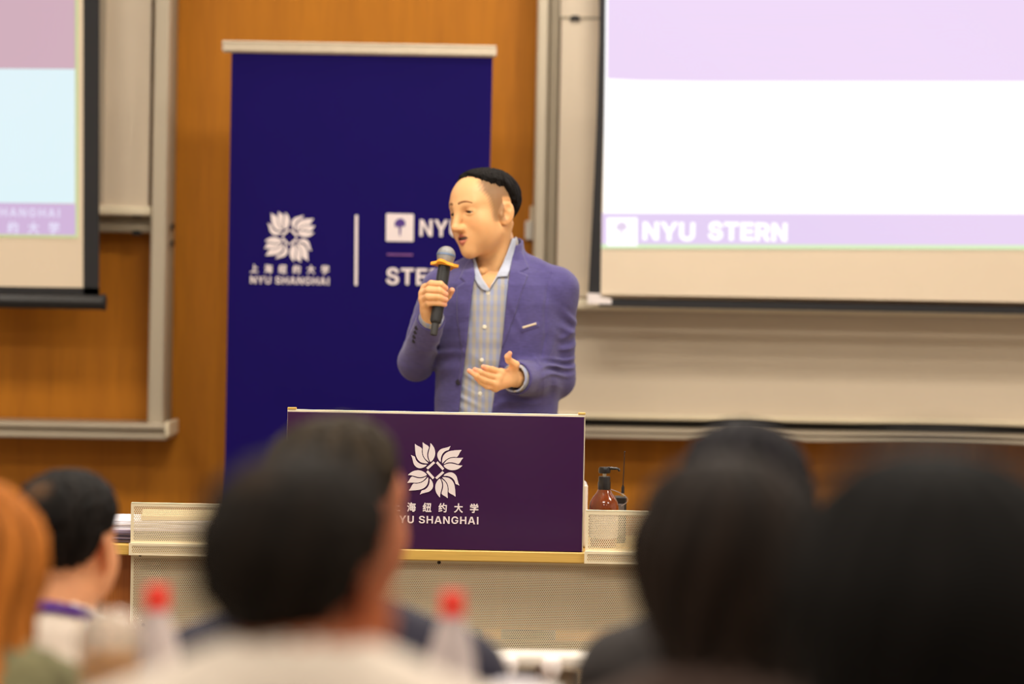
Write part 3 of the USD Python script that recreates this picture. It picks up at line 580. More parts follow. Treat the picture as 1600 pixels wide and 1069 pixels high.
def head_sdf(q, mo=0.0):
    s = q.copy(); s[:, 0] = np.abs(s[:, 0])
    d = skull(q)
    d = smin(d, ell(q, (0, .028, -.045), (.055, .059, .07)), .03)
    d = smin(d, cap(s, (.043, .0, -.058), (.008, .070, -.1), .018, .014), .03)
    d = smin(d, sph(q, (0, .0745, -.1 - .003 * mo), .0170), .02)
    d = smin(d, cap(s, (.010, .0835, .0175), (.04, .067, .021), .0095, .008), .02)
    d = smin(d, ell(s, (.040, .056, -.034), (.024, .022, .026)), .03)
    d = smin(d, ell(s, (.032, .043, -.060), (.023, .025, .030)), .03)
    d = smax(d, -ell(s, (.031, .1005, -.001), (.016, .0135, .009)), .014)
    d = smin(d, ell(s, (.0315, .0735, -.001), (.0155, .0142, .0125)), .006)
    d = smin(d, cap(q, (0, .0900, .012), (0, .1115, -.035), .0072, .0092), .018)
    d = smin(d, sph(q, (0, .1125, -.0382), .0088), .008)
    d = smin(d, ell(s, (.0095, .0985, -.0412), (.0070, .0120, .0078)), .010)
    d = smax(d, -ell(s, (.0070, .1050, -.0500), (.0036, .0054, .0040)), .002)
    d = smin(d, ell(q, (0, .071, -.07), (.03, .0215, .026)), .02)
    d = smax(d, -cap(q, (0, .1035, -.049), (0, .1, -.058), .0016), .006)
    g = f32(.0026 * mo)
    d = smin(d, cap(s, (.0, .0945, -.0605), (.0235, .0815, -.0655), .0054, .0030), .004)
    d = smin(d, cap(s, (.0, .0930, -.0735 - g), (.0225, .082, -.0678 - g * .4), .0082, .0034), .003)
    if mo: d = smax(d, -ell(q, (0, .094, -.0660 - g * .5), (.0185, .016, .0012 + g)), .0015)
    d = smax(d, -slit(q, s), .0012)
    a = math.radians(30); e = s - np.asarray((.0755, -.008, -.018), f32); t = math.radians(-14)
    ex, ey = e[:, 0] * math.cos(a) + e[:, 1] * math.sin(a), -e[:, 0] * math.sin(a) + e[:, 1] * math.cos(a)
    ey, ez = ey * math.cos(t) - e[:, 2] * math.sin(t), ey * math.sin(t) + e[:, 2] * math.cos(t)
    r = np.stack([ex, ey, ez], 1).astype(f32)
    ear = ell(r, (0, .0, 0), (.0075, .0205, .0325))
    ear = smax(ear, -ell(r, (.008, .003, -.003), (.0075, .0095, .0140)), .004)
    ear = smax(ear, -ell(r, (.008, -.002, .015), (.0055, .0105, .0105)), .004)
    ear = smin(ear, ell(r, (.003, .014, -.006), (.004, .005, .007)), .004)
    return smin(d, ear, .005)

def mix(a, b, w): return a + (b - a) * np.clip(w, 0, 1)[:, None]
def ramp(x, a, b): return np.clip((x - a) / (b - a), 0, 1)

def face_tint(q, skin, fade=None, mo=0.0):
    s = q.copy(); s[:, 0] = np.abs(s[:, 0]); n = len(q); c = np.tile(lin(skin), (n, 1)); red = lin(skin) * [1.0, .72, .66]
    c = mix(c, red, .28 * ramp(np.minimum(sph(s, (.045, .07, -.032), .02), np.minimum(sph(q, (0, .11, -.036), .014), np.abs(s[:, 0] - .085) - .013 + 4 * np.maximum(np.abs(q[:, 1] + .016) - .03, 0))), .008, -.008))
    g = .0026 * mo
    lip = np.minimum(cap(s, (.0, .0945, -.0605), (.0225, .0825, -.0655), .0054, .0030), cap(s, (.0, .0930, -.0735 - g), (.0215, .083, -.0678 - g * .4), .0082, .0034))
    c = mix(c, lin((186, 98, 86)), .85 * ramp(lip, .0026, .0006))
    if mo: c = mix(c, lin((92, 42, 38)), ramp(ell(q, (0, .094, -.0660 - g * .5), (.0185, .016, .0012 + g)), .0006, -.0002))
    sl = slit(q, s); up = ramp(q[:, 2] - (-.0006 - .14 * (s[:, 0] - .0315)), .0006, .0022)
    c = mix(c, lin((62, 38, 28)), .85 * ramp(np.abs(sl), .0016, .0004) * up * (q[:, 1] > .07))
    c = mix(c, lin(skin) * .62, .5 * ramp(np.abs(q[:, 2] - .0072 + .1 * (s[:, 0] - .0315)) , .0012, .0002) * (np.abs(s[:, 0] - .032) < .013) * (q[:, 1] > .07))  # upper lid crease: its shade is painted into the skin colour
    if fade is not None:
        c = mix(c, lin((70, 54, 40)), fade(q))
    return c

def fingers(chains):
    """closest distance to a set of finger chains, each [(point, radius), ...]"""
    def fn(p):
        d = np.full(len(p), 9.0, f32)
        for ch in chains:
            e = np.full(len(p), 9.0, f32)
            for (a, ra), (b, rb) in zip(ch[:-1], ch[1:]): e = smin(e, cap(p, a, b, ra, rb), .003)
            d = smin(d, e, .0022)
        return d
    return fn

def surf_y(fn, x, z, y0, y1):
    """depth of the first surface seen from -y at (x, z)"""
    ys = np.linspace(y0, y1, 1200); d = fn(np.stack([np.full(1200, x), ys, np.full(1200, z)], 1).astype(f32)); k = np.argmax(d < 0)
    return float(ys[k])

M_skin = mat('skin', (255, 255, 255), 0.5, 0.05, 60, attr=True, sss=0.12, spec=0.4)
M_hair = mat('hair_black', (255, 255, 255), 0.6, 0.4, 90, (1, 1, 0.25), attr=True, spec=0.10, bump=0.5, bscale=500, bstretch=(1, 1, .15))
M_eye = mat('eye', (255, 255, 255), 0.15, 0.02, 30, attr=True, coat=0.5)
M_shoe = mat('shoe_black', (26, 24, 24), 0.35, 0.1, 30)
M_button_w = mat('button_pearl', (226, 220, 200), 0.3)
M_button_d = mat('button_dark', (34, 28, 40), 0.35)

def eyes(parent, H):
    for sgn in (1, -1):
        m = trimesh.creation.icosphere(3, .0130); v = np.array(m.vertices) + np.array([sgn * .0315, .0722, -.001]); d = np.array(m.vertices) / .013
        ang = np.degrees(np.arccos(np.clip(d @ (np.array([0.0, 1, -.12]) / np.linalg.norm([0, 1, .12])), -1, 1)))
        c = np.tile(lin((196, 178, 162)), (len(v), 1)); c = mix(c, lin((48, 28, 18)), ramp(ang, 34, 31)); c = mix(c, lin((10, 8, 8)), ramp(ang, 14, 12))
        part(parent, 'eye', (H.out(v), np.array(m.faces)[:, ::-1]), M_eye, True, c)

# ================================================================ the speaker
YM = 7.1; PX = YM / FPX
def P(u, v, dy=0.0): return W(u, v, YM + dy)
skinM = (230, 174, 120)
H = Head(P(756.8, 328.5), math.radians(47), math.radians(7.5), math.radians(6), 1.01, 1.0)
man = thing('person', 'person in a blue blazer and pale open shirt speaking into a microphone behind the lectern', 'person', (P(775, 600)[0], 7.14, 0.0))
TORSO = [(P(775, v)[2], P(c, v)[0], 7.135, a * PX, b) for v, c, a, b in ((405, 773, 40, .07), (425, 775, 74, .098), (445, 776, 94, .115), (475, 778, 103, .125), (520, 778, 103, .126), (570, 777, 99, .120), (612, 776, 96, .116), (650, 775, 97, .118), (700, 775, 102, .124), (790, 775, 108, .13))]
SH_R, EL_R, WR_R = P(690, 450, .06), P(650, 567, .03), P(674, 496, -.148)      # his right arm, on the left of the picture
SH_L, EL_L, WR_L = P(870, 453, .03), P(867, 590, .07), P(805, 591, -.15)
NK0, NK1 = P(773.5, 375, .025), P(771, 452, .05)
axR = (WR_R - EL_R) / np.linalg.norm(WR_R - EL_R); axL = (WR_L - EL_L) / np.linalg.norm(WR_L - EL_L)
CUFF_R, CUFF_L = WR_R - axR * 0.006, WR_L - axL * 0.004

def folds(p, c, ax, amp, wl, rad, seed):
    """soft cloth ridges that run across the direction ax about the point c"""
    r = p - np.asarray(c, f32); t = r @ np.asarray(ax, f32); w = np.exp(-((r * r).sum(1)) / f32(rad * rad))
    ph = 6.283 * t / wl + 2.6 * np.sin(r[:, 0] * 21 + seed + 1.3 * np.sin(r[:, 2] * 17)) + 2.2 * np.sin(r[:, 2] * 24 + 1.7 * seed) + 1.4 * np.sin(r[:, 1] * 27 + r[:, 0] * 15)
    m = .55 + .45 * np.sin(r[:, 0] * 31 - r[:, 2] * 23 + 2.1 * seed)
    return (f32(amp) * 2.3 * w * m * (np.abs(np.sin(ph * .5)) - .62 + .25 * np.sin(1.3 * ph + seed))).astype(f32)

def torso_base(p):
    d = loft(p, TORSO, .04)
    d = smin(d, cap(p, P(742, 424, .05), SH_R, .046, .050), .035)
    return smin(d, cap(p, P(803, 417, .045), SH_L, .050, .0565), .035)

def jacket_core(p):
    d = torso_base(p)
    d = d + folds(p, P(700, 610, -.1), (.3, 0, 1), .0035, .05, .13, 2.0) + folds(p, P(820, 600, -.1), (-.5, 0, 1), .003, .06, .13, .5) + folds(p, P(840, 480, -.1), (.8, 0, .4), .002, .05, .1, 1.5)
    aR = smin(cap(p, SH_R, EL_R, .053, .046), smax(cap(p, EL_R, WR_R, .0465, .038), (p - CUFF_R.astype(f32)) @ axR.astype(f32), .003), .02)
    aR = aR + folds(p, P(655, 560, 0), (.2, 0, 1), .0035, .035, .09, 3.0) + folds(p, P(680, 520, .0), (.6, 0, .8), .002, .03, .08, 1.0)
    aL = smin(cap(p, SH_L, EL_L, .0555, .0535), smax(cap(p, EL_L, WR_L, .0535, .045), (p - CUFF_L.astype(f32)) @ axL.astype(f32), .003), .02)
    aL = aL + folds(p, P(868, 555, -.02), (-.35, 0, 1), .0068, .036, .075, .4) + folds(p, P(850, 590, -.08), (.8, 0, .5), .0058, .036, .065, 2.2) + folds(p, P(882, 520, 0), (.3, 0, 1), .0034, .05, .07, 4.0)
    seam = np.full(len(p), 9.0, f32)
    for a, b in zip(SEAM[:-1], SEAM[1:]):
        e = b - a; w = np.stack([p[:, 0], p[:, 2]], 1) - a.astype(f32); t = np.clip((w @ e.astype(f32)) / f32(e @ e), 0, 1); w = w - t[:, None] * e.astype(f32); seam = np.minimum(seam, np.sqrt((w * w).sum(1)))
    d = smin(smin(d, aR, .012), aL, .022)
    return d + f32(.0028) * np.exp(-(seam / f32(.004)) ** 2) * (p[:, 1] < 7.12) + (.0016 * np.sin(p[:, 0] * 47 + 2 * np.sin(p[:, 2] * 31)) * np.sin(p[:, 2] * 39 + 2.2 * np.sin(p[:, 0] * 27 + p[:, 1] * 20))).astype(f32)
SEAM = [np.array([q[0], q[2]]) for q in (P(u, v, -.05) for u, v in ((862, 428), (856, 447), (851, 485), (852, 525), (846, 556)))]

OPEN = [(q[0], q[2]) for q in (P(u, v, -.1) for u, v in ((736, 380), (738, 404), (742, 428), (736, 470), (729, 540), (721, 600), (716, 660), (716, 800), (768, 800), (767, 650), (776, 590), (784, 540), (794, 440), (800, 400), (806, 372), (800, 340), (740, 340)))]
LAP_L = [(q[0], q[2]) for q in (P(u, v, -.1) for u, v in ((806, 366), (816, 392), (826, 418), (812, 425), (825, 430), (816, 455), (802, 500), (784, 546), (770, 640), (760, 560), (780, 480), (785, 380)))]
LAP_R = [(q[0], q[2]) for q in (P(u, v, -.1) for u, v in ((740, 396), (727, 412), (718, 434), (726, 441), (713, 449), (714, 500), (722, 552), (716, 600), (745, 560), (755, 440), (755, 400)))]
WELT = [(q[0], q[2]) for q in (P(u, v, -.1) for u, v in ((814, 512.5), (842, 504), (843, 511), (815, 520)))]
FLAP = [(q[0], q[2]) for q in (P(u, v, -.1) for u, v in ((812, 634), (862, 629), (864, 655), (813, 660)))]
NECKHOLE = (P(774, 385, .03), P(772, 440, .045))
def raised(p, core, poly, h):
    return smax(core - f32(h), np.maximum(poly2(p[:, 0], p[:, 2], poly), p[:, 1] - f32(7.12)), .0022)
def jacket_sdf(p):
    core = jacket_core(p)
    d = np.minimum(np.minimum(core, raised(p, core, LAP_L, .0055)), np.minimum(raised(p, core, LAP_R, .0055), raised(p, core, WELT, .003)))
    # stand of the collar round the back of the neck
    col = smax(cap(p, P(778, 372, .045), P(774, 425, .05), .0690, .0835), np.maximum(-(cap(p, P(778, 366, .043), P(774, 425, .048), .0610, .073)), p[:, 2] - (f32(P(778, 387)[2]) + f32(.26) * (p[:, 1] - f32(7.10)) + f32(.15) * (p[:, 0] - f32(P(778, 380)[0])))), .004)
    d = smin(d, col, .01)
    cut = np.maximum(poly2(p[:, 0], p[:, 2], OPEN), p[:, 1] - f32(7.115))
    d = smax(d, -cut, .004)
    d = smax(d, -cap(p, P(778, 340, .043), P(774, 425, .047), .062, .070), .004)
    for a, ax, r in ((CUFF_R, axR, .0315), (CUFF_L, axL, .038)):
        d = smax(d, -smax(cap(p, a - ax * .05, a + ax * .05, r), f32(-.035) - (p - a.astype(f32)) @ ax.astype(f32), .004), .003)
    return d
SKIN_V = [(q[0], q[2]) for q in (P(u, v, -.1) for u, v in ((738, 380), (745, 418), (752, 436), (764.5, 451), (772, 440), (781, 425), (790, 405), (801, 376), (800, 340), (740, 340)))]
COL_L = [(q[0], q[2]) for q in (P(u, v, -.1) for u, v in ((805, 371), (806, 380), (799, 415), (793, 432), (778, 432.5), (767, 449), (764, 452), (774, 434), (785, 412), (796, 384), (800, 371)))]
COL_R = [(q[0], q[2]) for q in (P(u, v, -.1) for u, v in ((736, 400), (737, 420), (743, 440), (752, 452), (762, 456), (765, 452), (754, 436), (746, 418), (741, 400)))]
PLACK = [(q[0], q[2]) for q in (P(u, v, -.1) for u, v in ((757, 458), (769, 458), (761, 560), (757, 660), (742, 660), (748, 560)))]
def shirt_core(p):
    d = torso_base(p) + f32(.012)
    d = smin(d, cap(p, P(777, 384, .035), P(772, 440, .045), .0575, .068), .02)
    return d + folds(p, P(745, 600, -.12), (.4, 0, 1), .0022, .045, .12, 1.0) + folds(p, P(770, 500, -.12), (.9, 0, .2), .0016, .03, .1, 2.0)
def shirt_sdf(p):
    core = shirt_core(p)
    d = np.minimum(core, raised(p, core, PLACK, .0014))
    d = smax(d, -np.maximum(poly2(p[:, 0], p[:, 2], SKIN_V), p[:, 1] - f32(7.13)), .003)
    d = smax(d, p[:, 2] - (f32(P(780, 379)[2]) + f32(.55) * (p[:, 1] - f32(7.11)) + f32(.22) * (p[:, 0] - f32(P(780, 380)[0]))), .002)
    d = smax(d, -cap(p, P(777, 340, .035), P(772, 425, .045), .0505, .058), .002)
    for a, ax, r in ((CUFF_R, axR, .0300), (CUFF_L, axL, .0350)):
        t = (p - a.astype(f32)) @ ax.astype(f32)
        tube_ = smax(np.abs(cap(p, a - ax * .1, a + ax * .1, r)) - f32(.0027), np.maximum(t - f32(.016), -t - f32(.03)), .001)
        d = np.minimum(d, tube_)
    return d
def collar_sdf(p):
    core = shirt_core(p); d = np.minimum(raised(p, core, COL_L, .0085), raised(p, core, COL_R, .0085)); return smax(d, -(core + f32(.004)), .002)
def man_body(p):
    d = loft(p, TORSO, .04) + f32(.03)
    d = smin(d, cap(p, P(742, 424, .05), SH_R, .03, .034), .03); d = smin(d, cap(p, P(803, 418, .045), SH_L, .03, .036), .03)
    d = smin(d, cap(p, SH_R, EL_R, .034, .030), .02); d = smin(d, cap(p, EL_R, WR_R, .030, .024), .02)
    d = smin(d, cap(p, SH_L, EL_L, .038, .034), .02); d = smin(d, cap(p, EL_L, WR_L, .034, .026), .02)
    hx = P(775, 600)[0]
    for s in (-1, 1):
        d = smin(d, cap(p, (hx + .09 * s, 7.14, .93), (hx + .1 * s, 7.13, .5), .07, .05), .03); d = smin(d, cap(p, (hx + .1 * s, 7.13, .5), (hx + .105 * s, 7.16, .09), .048, .035), .02)
        d = smin(d, cap(p, (hx + .105 * s, 7.16, .05), (hx + .12 * s, 7.0, .04), .03, .025), .02)
    return smin(d, cap(p, NK0, NK1, .05, .056), .02)
def man_neck(p):
    q = H.loc(p); d = head_sdf(q, H.mo) * H.s
    nk = cap(p, NK0, NK1, .0495, .058)
    nk = smin(nk, cap(p, H.out([(.052, -.03, -.045)])[0], P(768, 447, -.005), .014, .010), .02)     # the long neck muscle under the ear
    nk = smin(nk, sph(p, P(752, 424, -.02), .012), .02)
    d = smin(d, nk, .022)
    return smax(d, f32(P(775, 460)[2]) - p[:, 2], .004)

def man_fade(q):
    """close-cropped sides: short dark stubble over the temples, above and behind the ears"""
    al = np.abs(q[:, 0]); u, f = q[:, 2], q[:, 1]
    front = np.interp(u, [-.045, -.02, .0, .03, .05, .075, .09], [.031, .037, .037, .044, .055, .050, .03])
    w = ramp(front - f + .002 * np.sin(u * 700 + f * 500), -.006, .012) * ramp(al, .035, .05) * (.7 + .3 * ramp(u, -.01, .05))
    low = np.where(f > -.002, -.036 + .0 * f, np.where(f > -.045, .026, -.07))
    return .74 * w * ramp(u - low, -.004, .004)
def strands(q, amp, k=1.0):
    l, f, u = q[:, 0], q[:, 1], q[:, 2]; a = np.arctan2(l, -f - .01)
    w = np.sin(a * 46 * k + 3 * np.sin(u * 60 + 2 * np.sin(f * 90)) + f * 40 + 2 * np.sin(l * 110)) + .7 * np.sin(a * 91 * k + u * 55 + 2 * np.sin(f * 70)) + .5 * np.sin(l * 420 + f * 60 + np.sin(u * 90))
    return (amp * w).astype(f32)
def man_hair(p):
    q = H.loc(p); al = np.abs(q[:, 0]); l, f, u = q[:, 0], q[:, 1], q[:, 2]
    front = np.interp(u, [-.09, -.03, .030, .048, .066, .080, .092, .102, .13], [-.055, -.050, -.022, .008, .032, .044, .050, .058, .068]) - .10 * np.maximum(al - .03, 0) * (u > .07)
    front = front + .003 * np.sin(u * 300 + l * 130)
    low = np.interp(f, [-.12, -.085, -.05, -.035, -.02, .0, .02, .05], [-.086, -.084, -.062, .02, .050, .058, .066, .085]) + .002 * np.sin(f * 260)
    g = np.minimum(front - f, u - low)
    top = np.interp(u, [-.08, 0, .06, .1, .125], [.005, .011, .0115, .010, .0085])
    t = np.clip(g * .55, -.03, 1); t = np.minimum(t, top * (0.75 + .25 * np.clip(g / .03, 0, 1)))
    return ((skull(q) - t.astype(f32) + strands(q, .0012)) * H.s * f32(.9)).astype(f32)

bl = H.c.astype(float)
vh, fh = sdfmesh(man_neck, bl - [.15, .16, .26], bl + [.15, .16, .17], .0019)
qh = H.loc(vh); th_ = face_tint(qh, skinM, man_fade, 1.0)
vb, fb = sdfmesh(man_body, [P(600, 600)[0], 6.85, 0.0], [P(930, 600)[0], 7.4, P(775, 440)[2]], .008)

# hands: chains of joints with radii, wrist to finger tips
def hand(wr, palm, chains, k=.006):
    fg = fingers(chains)
    def fn(p):
        d = np.full(len(p), 9.0, f32)
        for (a, ra), (b, rb) in palm: d = smin(d, cap(p, a, b, ra, rb), .009)
        return smin(d, fg(p), k)
    return fn
# his right hand round the microphone (mic axis from MH to ME)
MH, ME = P(697, 399, -.165), P(677.5, 524, -.212)
w0 = P(671, 497, -.158)
kn = [P(664.5, 450, -0.180), P(661.5, 459, -0.183), P(661.5, 468, -0.185), P(664, 477, -0.183)]
palmR = [((w0, .021), (P(667, 484, -0.172), .019))] + [((P(669, 484, -0.168), .015), (k, .0095)) for k in kn] + [((kn[a], .0095), (kn[a + 1], .0095)) for a in range(3)] + [((P(676, 486, -0.162), .014), (P(684, 470, -0.155), .012))]
def chain(pts, radii): return [(P(*q), r) for q, r in zip(pts, radii)]
chR = [chain([(664.5, 450, -0.180), (674, 443.5, -0.210), (688, 444, -0.219), (696.5, 450.5, -0.210)], [.0095, .0094, .0085, .0072]),
       chain([(661.5, 459, -0.183), (670, 453.5, -0.216), (686, 454, -0.223), (696.5, 460, -0.212)], [.0096, .0095, .0086, .0073]),
       chain([(661.5, 468, -0.185), (669, 463.5, -0.217), (685, 463.8, -0.222), (696.5, 468.5, -0.211)], [.0095, .0092, .0083, .0070]),
       chain([(664, 477, -0.183), (670, 473.5, -0.211), (684, 473.2, -0.216), (695, 476, -0.208)], [.0090, .0085, .0076, .0065]),
       chain([(678, 486, -0.160), (691, 472, -0.155), (700, 462, -0.166), (706, 454, -0.178)], [.0125, .0110, .0098, .0080])]
handR = hand(w0, palmR, chR)
vr, fr = sdfmesh(handR, P(683, 470, -.18) - [.06, .09, .09], P(683, 470, -.18) + [.06, .09, .09], .0018)
# his left hand, open, palm up, reaching to the left of the picture
w1 = P(806, 590, -.155)
kL = [P(783, 582, -.190), P(777, 590.5, -.200), P(774.5, 599.5, -.203), P(774, 606.5, -.196)]
palmL = [((w1, .020), (P(797, 589, -.165), .019))] + [((P(797, 585 + 4 * i, -.168), .0135), (k, .0092)) for i, k in enumerate(kL)] + [((kL[a], .0088), (kL[a + 1], .0088)) for a in range(3)] + [((P(801, 586, -.165), .0150), (P(803, 573, -.178), .0125))]
chL = [chain([(783, 582, -.190), (769, 577.5, -.213), (760.5, 575.2, -.228), (754.8, 573.2, -.236)], [.0090, .0080, .0073, .0062]),
       chain([(777, 590.5, -.200), (760, 585.5, -.226), (749.5, 581, -.243), (742, 577.5, -.250)], [.0090, .0080, .0073, .0062]),
       chain([(774.5, 599.5, -.203), (756, 594, -.231), (743.5, 586.5, -.248), (733, 579.5, -.252)], [.0087, .0078, .0072, .0062]),
       chain([(774, 606.5, -.196), (760.5, 604, -.214), (751, 597.5, -.224), (743.5, 590.5, -.229)], [.0082, .0070, .0064, .0055]),
       chain([(802, 576, -.172), (805.5, 570, -.185), (795, 563, -.200), (793.5, 557.5, -.208), (796.6, 552.5, -.212)], [.0120, .0105, .0092, .0086, .0064])]
handL = hand(w1, palmL, chL, .005)
vl, fl_ = sdfmesh(handL, P(770, 585, -.19) - [.09, .10, .07], P(770, 585, -.19) + [.09, .10, .07], .0018)
def hand_tint(v, tips, pal=(232, 174, 126)):
    c = np.tile(lin(skinM), (len(v), 1)); d = np.min([np.linalg.norm(v - t, axis=1) for t in tips], 0)
    return mix(mix(c, lin(pal), np.full(len(v), .5)), lin((222, 140, 122)), .6 * ramp(d, .016, .006))
tint = np.concatenate([th_, np.tile(lin(skinM), (len(vb), 1)), hand_tint(vr, [c[-1][0] for c in chR]), hand_tint(vl, [c[-1][0] for c in chL])])
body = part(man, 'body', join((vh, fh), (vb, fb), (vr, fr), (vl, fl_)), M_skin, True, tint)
eyes(man, H)
def brow_mesh(H, sgn, h, thin, amount):
    def fn(p):
        q = H.loc(p); x = q[:, 0] * sgn; t = np.clip((x - .013) / .033, 0, 1)
        r2 = np.sqrt(np.maximum(np.maximum(.013 - x, x - .046), 0) ** 2 + (q[:, 2] - (.0258 + .0048 * np.sin(t * 2.9) - .0050 * t)) ** 2) - thin * (1 - .5 * t)
        return (smax(head_sdf(q, H.mo) - f32(amount), np.maximum(r2, .05 - q[:, 1]).astype(f32), .001) * H.s).astype(f32)
    a = H.out([(sgn * .03, .078, .02)])[0]
    return sdfmesh(fn, a - .035, a + .035, h, 12)
for sgn in (1, -1):
    v, f = brow_mesh(H, sgn, .0012, .0040, .0005); part(man, 'eyebrow', (v, f), M_hair, True, np.tile(lin((158, 112, 74)), (len(v), 1)))
# teeth in the open mouth
v = np.array([(x, .0865 - 7 * x * x, -.0646 + dz) for dz in (-.003, .002) for x in np.linspace(-.013, .013, 9)]); v2 = v - [0, .004, 0]
f = [[i, i + 1, i + 10] for i in range(8)] + [[i, i + 10, i + 9] for i in range(8)]; f = np.array(f); part(man, 'teeth', (H.out(np.vstack([v, v2])), np.vstack([f, f[:, ::-1] + 18])), mat('teeth', (226, 214, 198), 0.25), True)
v, f = sdfmesh(man_hair, bl - [.16, .16, .12], bl + [.16, .16, .18], .0021); part(man, 'hair', (v, f), M_hair, True, np.tile(lin((20, 16, 14)), (len(v), 1)))

def linen(n, l):
    n['wv'] = ('mapping', {'scale': (1, 1, 1)}); n['w1'] = ('wave_texture', {'wave_type': 'bands', 'bands_direction': 'x', 'scale': 190.0, 'distortion': 3.0, 'detail': 2.0, 'detail_scale': 2.0}); n['w2'] = ('wave_texture', {'wave_type': 'bands', 'bands_direction': 'z', 'scale': 190.0, 'distortion': 3.0, 'detail': 2.0, 'detail_scale': 2.0})
    n['wa'] = ('math', {'math_type': 'add'}); n['wb'] = ('bump', {'strength': 0.25, 'distance': 0.0012})
    l += [('g.position', 'w1.vector'), ('g.position', 'w2.vector'), ('w1.fac', 'wa.value1'), ('w2.fac', 'wa.value2'), ('wa.value', 'wb.height'), ('wb.normal', 'p.normal')]
M_jacket = mat('blue_linen', (80, 72, 126), 0.85, 0.16, 70, (1, 1, 3), sheen=0.25, spec=0.2, extra=linen)
lo, hi = [P(605, 600)[0], 6.86, P(775, 800)[2]], [P(925, 600)[0], 7.36, P(775, 355)[2]]
jk = part(man, 'jacket', sdfmesh(jacket_sdf, lo, hi, .0030), M_jacket, True)
def check(n, l):
    n['cx'] = ('wave_texture', {'wave_type': 'bands', 'bands_direction': 'x', 'scale': 17.0, 'distortion': 1.4, 'detail': 1.0}); n['cz'] = ('wave_texture', {'wave_type': 'bands', 'bands_direction': 'z', 'scale': 11.0, 'distortion': 0.6, 'detail': 1.0})
    n['rx'] = ('rgb_ramp', {'ramp': [(0.25, tuple(lin((156, 162, 186)))), (0.75, tuple(lin((176, 170, 162))))]}); n['rz'] = ('rgb_ramp', {'ramp': [(0.3, (.88, .9, 1.0)), (0.7, (1.0, .97, .9))]}); n['xx'] = ('mix', {'mix_type': 'multiply', 'fac': 0.8})
    l[:] = [e for e in l if e[1] != 'p.base_color'] + [('g.position', 'cx.vector'), ('g.position', 'cz.vector'), ('cx.fac', 'rx.fac'), ('cz.fac', 'rz.fac'), ('rx.color', 'xx.color1'), ('rz.color', 'xx.color2'), ('xx.color', 'p.base_color')]
M_shirt = mat('pale_check_shirt', (170, 175, 190), 0.85, 0.08, 40, extra=check)
st = part(man, 'shirt', sdfmesh(shirt_sdf, lo, hi, .0030), M_shirt, True, label='pale blue and beige checked shirt')
part(st, 'collar', sdfmesh(collar_sdf, [P(725, 400)[0], 6.9, P(775, 465)[2]], [P(815, 400)[0], 7.16, P(775, 360)[2]], .0018), mat('collar_pale_blue', (176, 182, 200), 0.85, .05, 60), True)
def disc(u, v, fn, r, m, parent, name='button', deep=.0025):
    x, _, z = P(u, v, -.1); y = surf_y(fn, x, z, 6.85, 7.2); part(parent, name, lathe([(0, -deep), (r * .8, -deep), (r, -deep * .4), (r, deep), (0, deep)], n=20).apply_transform(trimesh.transformations.rotation_matrix(-math.pi / 2, [1, 0, 0])).apply_translation([x, y, z]), m, 30)
for u, v in ((762, 458), (757, 511), (752.5, 563), (750, 616)): disc(u, v, shirt_sdf, .0056, M_button_w, st)
disc(716, 598, jacket_sdf, .0082, M_button_d, jk, deep=.003)
for u, v in ((652, 512), (650, 519), (648, 526), (647, 533)): disc(u, v, jacket_sdf, .006, M_button_d, jk, 'sleeve_button')
SQ = [(q[0], q[2]) for q in (P(u, v, -.1) for u, v in ((816, 510.5), (838, 504), (838.5, 507.5), (817, 514)))]
sq = sdfmesh(lambda p: raised(p, jacket_core(p), SQ, .0055), P(827, 508, -.1) - [.03, .12, .03], P(827, 508, -.1) + [.03, .12, .03], .0012)
part(jk, 'pocket_square', sq, mat('pocket_square_cream', (214, 196, 170), 0.8), True)
hx = P(775, 600)[0]
def trousers(p):
    d = loft(p, [(.80, hx, 7.14, .165, .11), (.98, hx, 7.14, .155, .10), (1.06, hx, 7.14, .15, .1)], .03)
    for s in (-1, 1): d = smin(d, smin(cap(p, (hx + .09 * s, 7.14, .9), (hx + .1 * s, 7.13, .5), .088, .07), cap(p, (hx + .1 * s, 7.13, .5), (hx + .105 * s, 7.15, .13), .068, .055), .02), .03)
    return d
part(man, 'trousers', sdfmesh(trousers, [hx - .3, 6.9, .06], [hx + .3, 7.4, 1.1], .009), mat('trousers_navy', (36, 36, 52), 0.85, sheen=.2), True)
for s in (-1, 1):
    part(man, 'shoe', sdfmesh(lambda p: smax(smin(ell(p, (hx + .112 * s, 7.08, .035), (.048, .14, .04)), cap(p, (hx + .105 * s, 7.15, .05), (hx + .105 * s, 7.15, .1), .045, .042), .03), -p[:, 2], .006), [hx - .3, 6.85, -.02], [hx + .3, 7.3, .2], .006), M_shoe, True)

